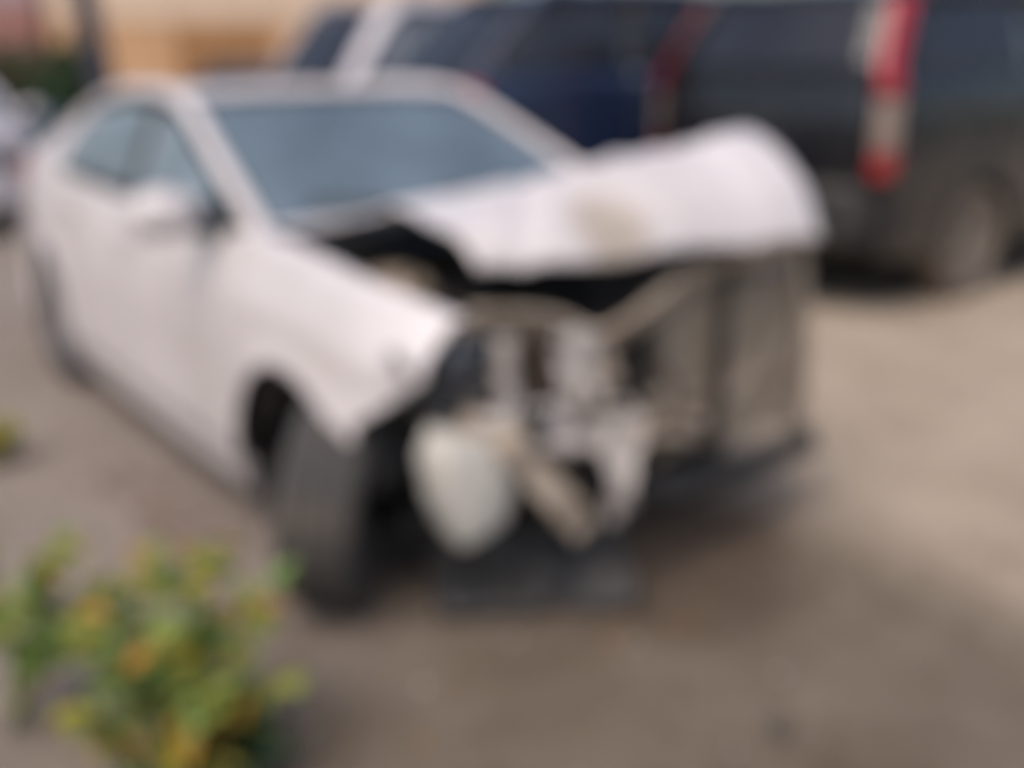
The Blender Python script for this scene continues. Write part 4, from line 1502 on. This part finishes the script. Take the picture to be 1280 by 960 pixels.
def shrub(label, loc, rx, rz, seed, leafm):
    root = thing('shrub', label, 'shrub', (loc[0], loc[1], 0), 0, 'shrubs by the brick building')
    rnd = random.Random(seed)
    st = MB()
    for k in range(6):
        a = rnd.uniform(0, 6.28)
        st.tube([(0, 0, -0.03), (0.2 * math.cos(a) * rx, 0.2 * math.sin(a) * rx, rz * 0.6), (0.6 * math.cos(a) * rx, 0.6 * math.sin(a) * rx, rz * 1.5)], [0.05, 0.035, 0.012], 6)
    st.build('trunk', 'bark', root)
    v, f = leaf_cloud(2600, rx, rx, rz, rz, 0.10, seed)
    o = obj('crown', make_mesh('crown', v, f, leafm, smooth=False), root)
    return root


shrub('olive brown shrub, leftmost against the brick building', spot(-7.75, 16.0), 0.75, 0.8, 5, 'leaf_olive')
shrub('dark green shrub beside the leaning post', spot(-6.45, 15.2), 0.65, 0.78, 8, 'leaf_dark')

# ------------------------------------------------------------------ foreground weeds


def leaf_mesh(name, material, length, width, seed):
    rnd = random.Random(seed)
    n = 7
    rows = []
    curl = rnd.uniform(-0.5, 0.25)
    for i in range(n + 1):
        t = i / n
        w = width * math.sin(math.pi * t ** 0.8) ** 0.8 * (0.5 if t in (0, 1) else 1) + 0.001
        w *= 1 + 0.12 * math.sin(i * 2.3 + seed)
        z = curl * length * t * t * 0.5
        rows.append([Vector((t * length, -w / 2, z + w * 0.22)), Vector((t * length, -w / 4, z + w * 0.08)), Vector((t * length, 0, z)), Vector((t * length, w / 4, z + w * 0.08)), Vector((t * length, w / 2, z + w * 0.22))])
    return MB().grid(rows).mesh(name, material, angle=80)


LEAVES = {}
for mi, mname in enumerate(('leaf_green', 'leaf_lime', 'leaf_yellow', 'leaf_orange', 'leaf_dark')):
    LEAVES[mname] = [leaf_mesh('leaf', mname, 0.075, 0.042, mi * 3 + k) for k in range(3)]


def weed(label, loc, stems, seed, weights, size=1.0):
    """stems: list of tip offsets (x, y, z) from the base."""
    root = thing('weed', label, 'plant', (loc[0], loc[1], 0.0), 0, 'weeds in the foreground')
    rnd = random.Random(seed)
    names = ['leaf_green', 'leaf_lime', 'leaf_yellow', 'leaf_orange', 'leaf_dark']
    for tip in stems:
        T = Vector(tip)
        mid = T * 0.5 + Vector((rnd.uniform(-0.03, 0.03), rnd.uniform(-0.03, 0.03), T.z * 0.16))
        pts = catmull([Vector((rnd.uniform(-0.02, 0.02), rnd.uniform(-0.02, 0.02), -0.02)), mid, T], 8)
        MB().tube(pts, [0.006 - 0.004 * i / (len(pts) - 1) for i in range(len(pts))], 6).build('stem', 'stem_green', root)
        k0 = int(len(pts) * 0.35)
        for i in range(k0, len(pts)):
            for side in (0, 1):
                d = (pts[min(i + 1, len(pts) - 1)] - pts[i - 1]).normalized()
                az = math.atan2(d.y, d.x) + (1.0 if side else -1.0) * rnd.uniform(0.6, 1.5) + rnd.gauss(0, 0.3)
                if i == len(pts) - 1:
                    az = math.atan2(d.y, d.x) + rnd.gauss(0, 0.6)
                o = obj('leaf', rnd.choice(LEAVES[rnd.choices(names, weights)[0]]), root, loc=pts[i])
                o.rotation_euler = (rnd.gauss(0, 0.5), rnd.uniform(-0.7, 0.5), az)
                s = rnd.uniform(0.75, 1.35) * size
                o.scale = (s, s, s)
    return root


weed('bushy green and orange leaved weed growing nearest the camera', (0.62, -1.50),
     [(-0.16, 0.22, 0.46), (-0.02, 0.26, 0.40), (0.06, 0.18, 0.42), (-0.22, 0.08, 0.45), (0.12, 0.20, 0.26), (-0.14, -0.08, 0.36), (-0.08, 0.12, 0.50), (-0.24, -0.02, 0.40), (0.02, -0.14, 0.28), (-0.18, 0.18, 0.26), (0.14, 0.06, 0.30), (0.0, 0.04, 0.36)],
     4, (5, 5.5, 2.8, 1.5, 0.4), 0.9)
weed('low dark leaved weed under the bushy one at the bottom edge', (0.66, -1.40), [(0.03, 0.06, 0.12), (-0.06, 0.05, 0.14), (0.09, 0.0, 0.10), (-0.02, -0.07, 0.13), (0.06, -0.06, 0.11)], 21, (1, 0.3, 0.3, 0.3, 6), 1.0)
weed('yellow green weed at the left edge, beside the bushier weed', (0.16, -1.70),
     [(-0.06, 0.16, 0.40), (0.04, 0.10, 0.42), (0.14, 0.12, 0.26), (-0.12, -0.02, 0.44), (0.02, 0.22, 0.30), (0.12, -0.02, 0.40)], 9, (4, 5, 2.4, 0.8, 0.3), 0.9)
weed('small sprig of yellowing weed at the far left edge', (-1.66, -1.36), [(0.03, 0.02, 0.16), (-0.05, 0.05, 0.12), (0.04, -0.05, 0.10)], 14, (1, 2, 4, 1, 0))

# ------------------------------------------------------------------ stones and litter on the ground


def stone(name, label, loc, r, seed, material):
    rnd = random.Random(seed)
    vs, fs = [], []
    n, m = 8, 12
    for i in range(n + 1):
        th = math.pi * i / n
        for j in range(m):
            ph = 2 * math.pi * j / m
            d = Vector((math.sin(th) * math.cos(ph), math.sin(th) * math.sin(ph), math.cos(th)))
            k = 1 + 0.35 * noise.noise(d * 1.6 + Vector((seed, 0, 0)))
            vs.append(Vector((d.x * r * k, d.y * r * k * 0.8, d.z * r * k * 0.6 + r * 0.35)))
    for i in range(n):
        for j in range(m):
            j2 = (j + 1) % m
            fs.append((i * m + j, (i + 1) * m + j, (i + 1) * m + j2, i * m + j2))
    o = obj(name, make_mesh(name, vs, fs, material, angle=30), None, loc=loc)
    tag(o, label, 'stone')
    return o


stone('stone', 'small dark stone lying on the bare ground in front of the wreck', (1.27, -0.29, 0), 0.034, 3, 'stone_dark')

rnd = random.Random(77)
gv = MB()
for _ in range(2600):                            # gravel crumbs
    x = rnd.uniform(-5.0, 2.2)
    y = rnd.uniform(-2.4, 5.0)
    r = 0.004 + 0.011 * rnd.random() ** 4
    a = rnd.uniform(0, 6.28)
    vs = []
    for k in range(4):
        t = a + k * 1.57 + rnd.uniform(-0.3, 0.3)
        vs.append((x + r * math.cos(t), y + r * math.sin(t), -0.004))
    vs.append((x + rnd.uniform(-0.3, 0.3) * r, y + rnd.uniform(-0.3, 0.3) * r, r * rnd.uniform(0.5, 1.1)))
    gv.add(vs, [(0, 1, 4), (1, 2, 4), (2, 3, 4), (3, 0, 4)])
tag(gv.build('gravel', 'stone_tan', None, smooth=False), 'loose gravel crumbs scattered over the dusty ground', None, None, 'stuff')

lt = MB()
for _ in range(260):                             # dry leaves gathered along the sill of the wreck
    if rnd.random() < 0.7:
        x = rnd.gauss(-0.75, 0.45)
        y = rnd.gauss(-1.02, 0.09)
    else:
        x = rnd.uniform(-3, 1.8)
        y = rnd.uniform(-1.8, 3.0)
    s = rnd.uniform(0.010, 0.024)
    a = rnd.uniform(0, 6.28)
    c, s_ = math.cos(a) * s, math.sin(a) * s
    z = 0.006 + rnd.random() * 0.006
    lt.add([(x - c, y - s_, z), (x + s_ * 0.5, y - c * 0.5, z + rnd.random() * 0.010), (x + c, y + s_, z), (x - s_ * 0.5, y + c * 0.5, z + rnd.random() * 0.008)], [(0, 1, 2, 3)])
tag(lt.build('leaf_litter', 'litter_brown', None, smooth=False), 'dry brown leaf litter along the side of the white sedan', None, None, 'stuff')

sh = MB()
for _ in range(240):                             # crumbs of broken lamp and plastic in front of the wreck
    x = rnd.gauss(0.72, 0.28)
    y = rnd.gauss(-0.15, 0.5)
    r = rnd.uniform(0.004, 0.014)
    a = rnd.uniform(0, 6.28)
    pts = [(x + r * math.cos(a + t) * k, y + r * math.sin(a + t) * k) for t, k in ((0, 1), (2.2, 0.7), (3.9, 0.9))]
    sh.add([(p[0], p[1], 0.002) for p in pts] + [(p[0], p[1], 0.002 + r * 0.35) for p in pts], [(3, 4, 5), (0, 1, 4, 3), (1, 2, 5, 4), (2, 0, 3, 5)])
o = sh.build('broken_plastic', 'grey_plastic', None, smooth=False)
o.data.materials.append(MATS['milky_plastic'])
o.data.materials.append(MATS['amber_lamp'])
for k, p in enumerate(o.data.polygons):
    p.material_index = (0, 0, 1, 0, 0, 0, 0, 2)[(k // 4) % 8]
tag(o, 'crumbs of broken plastic and lamp scattered before the wreck', None, None, 'stuff')
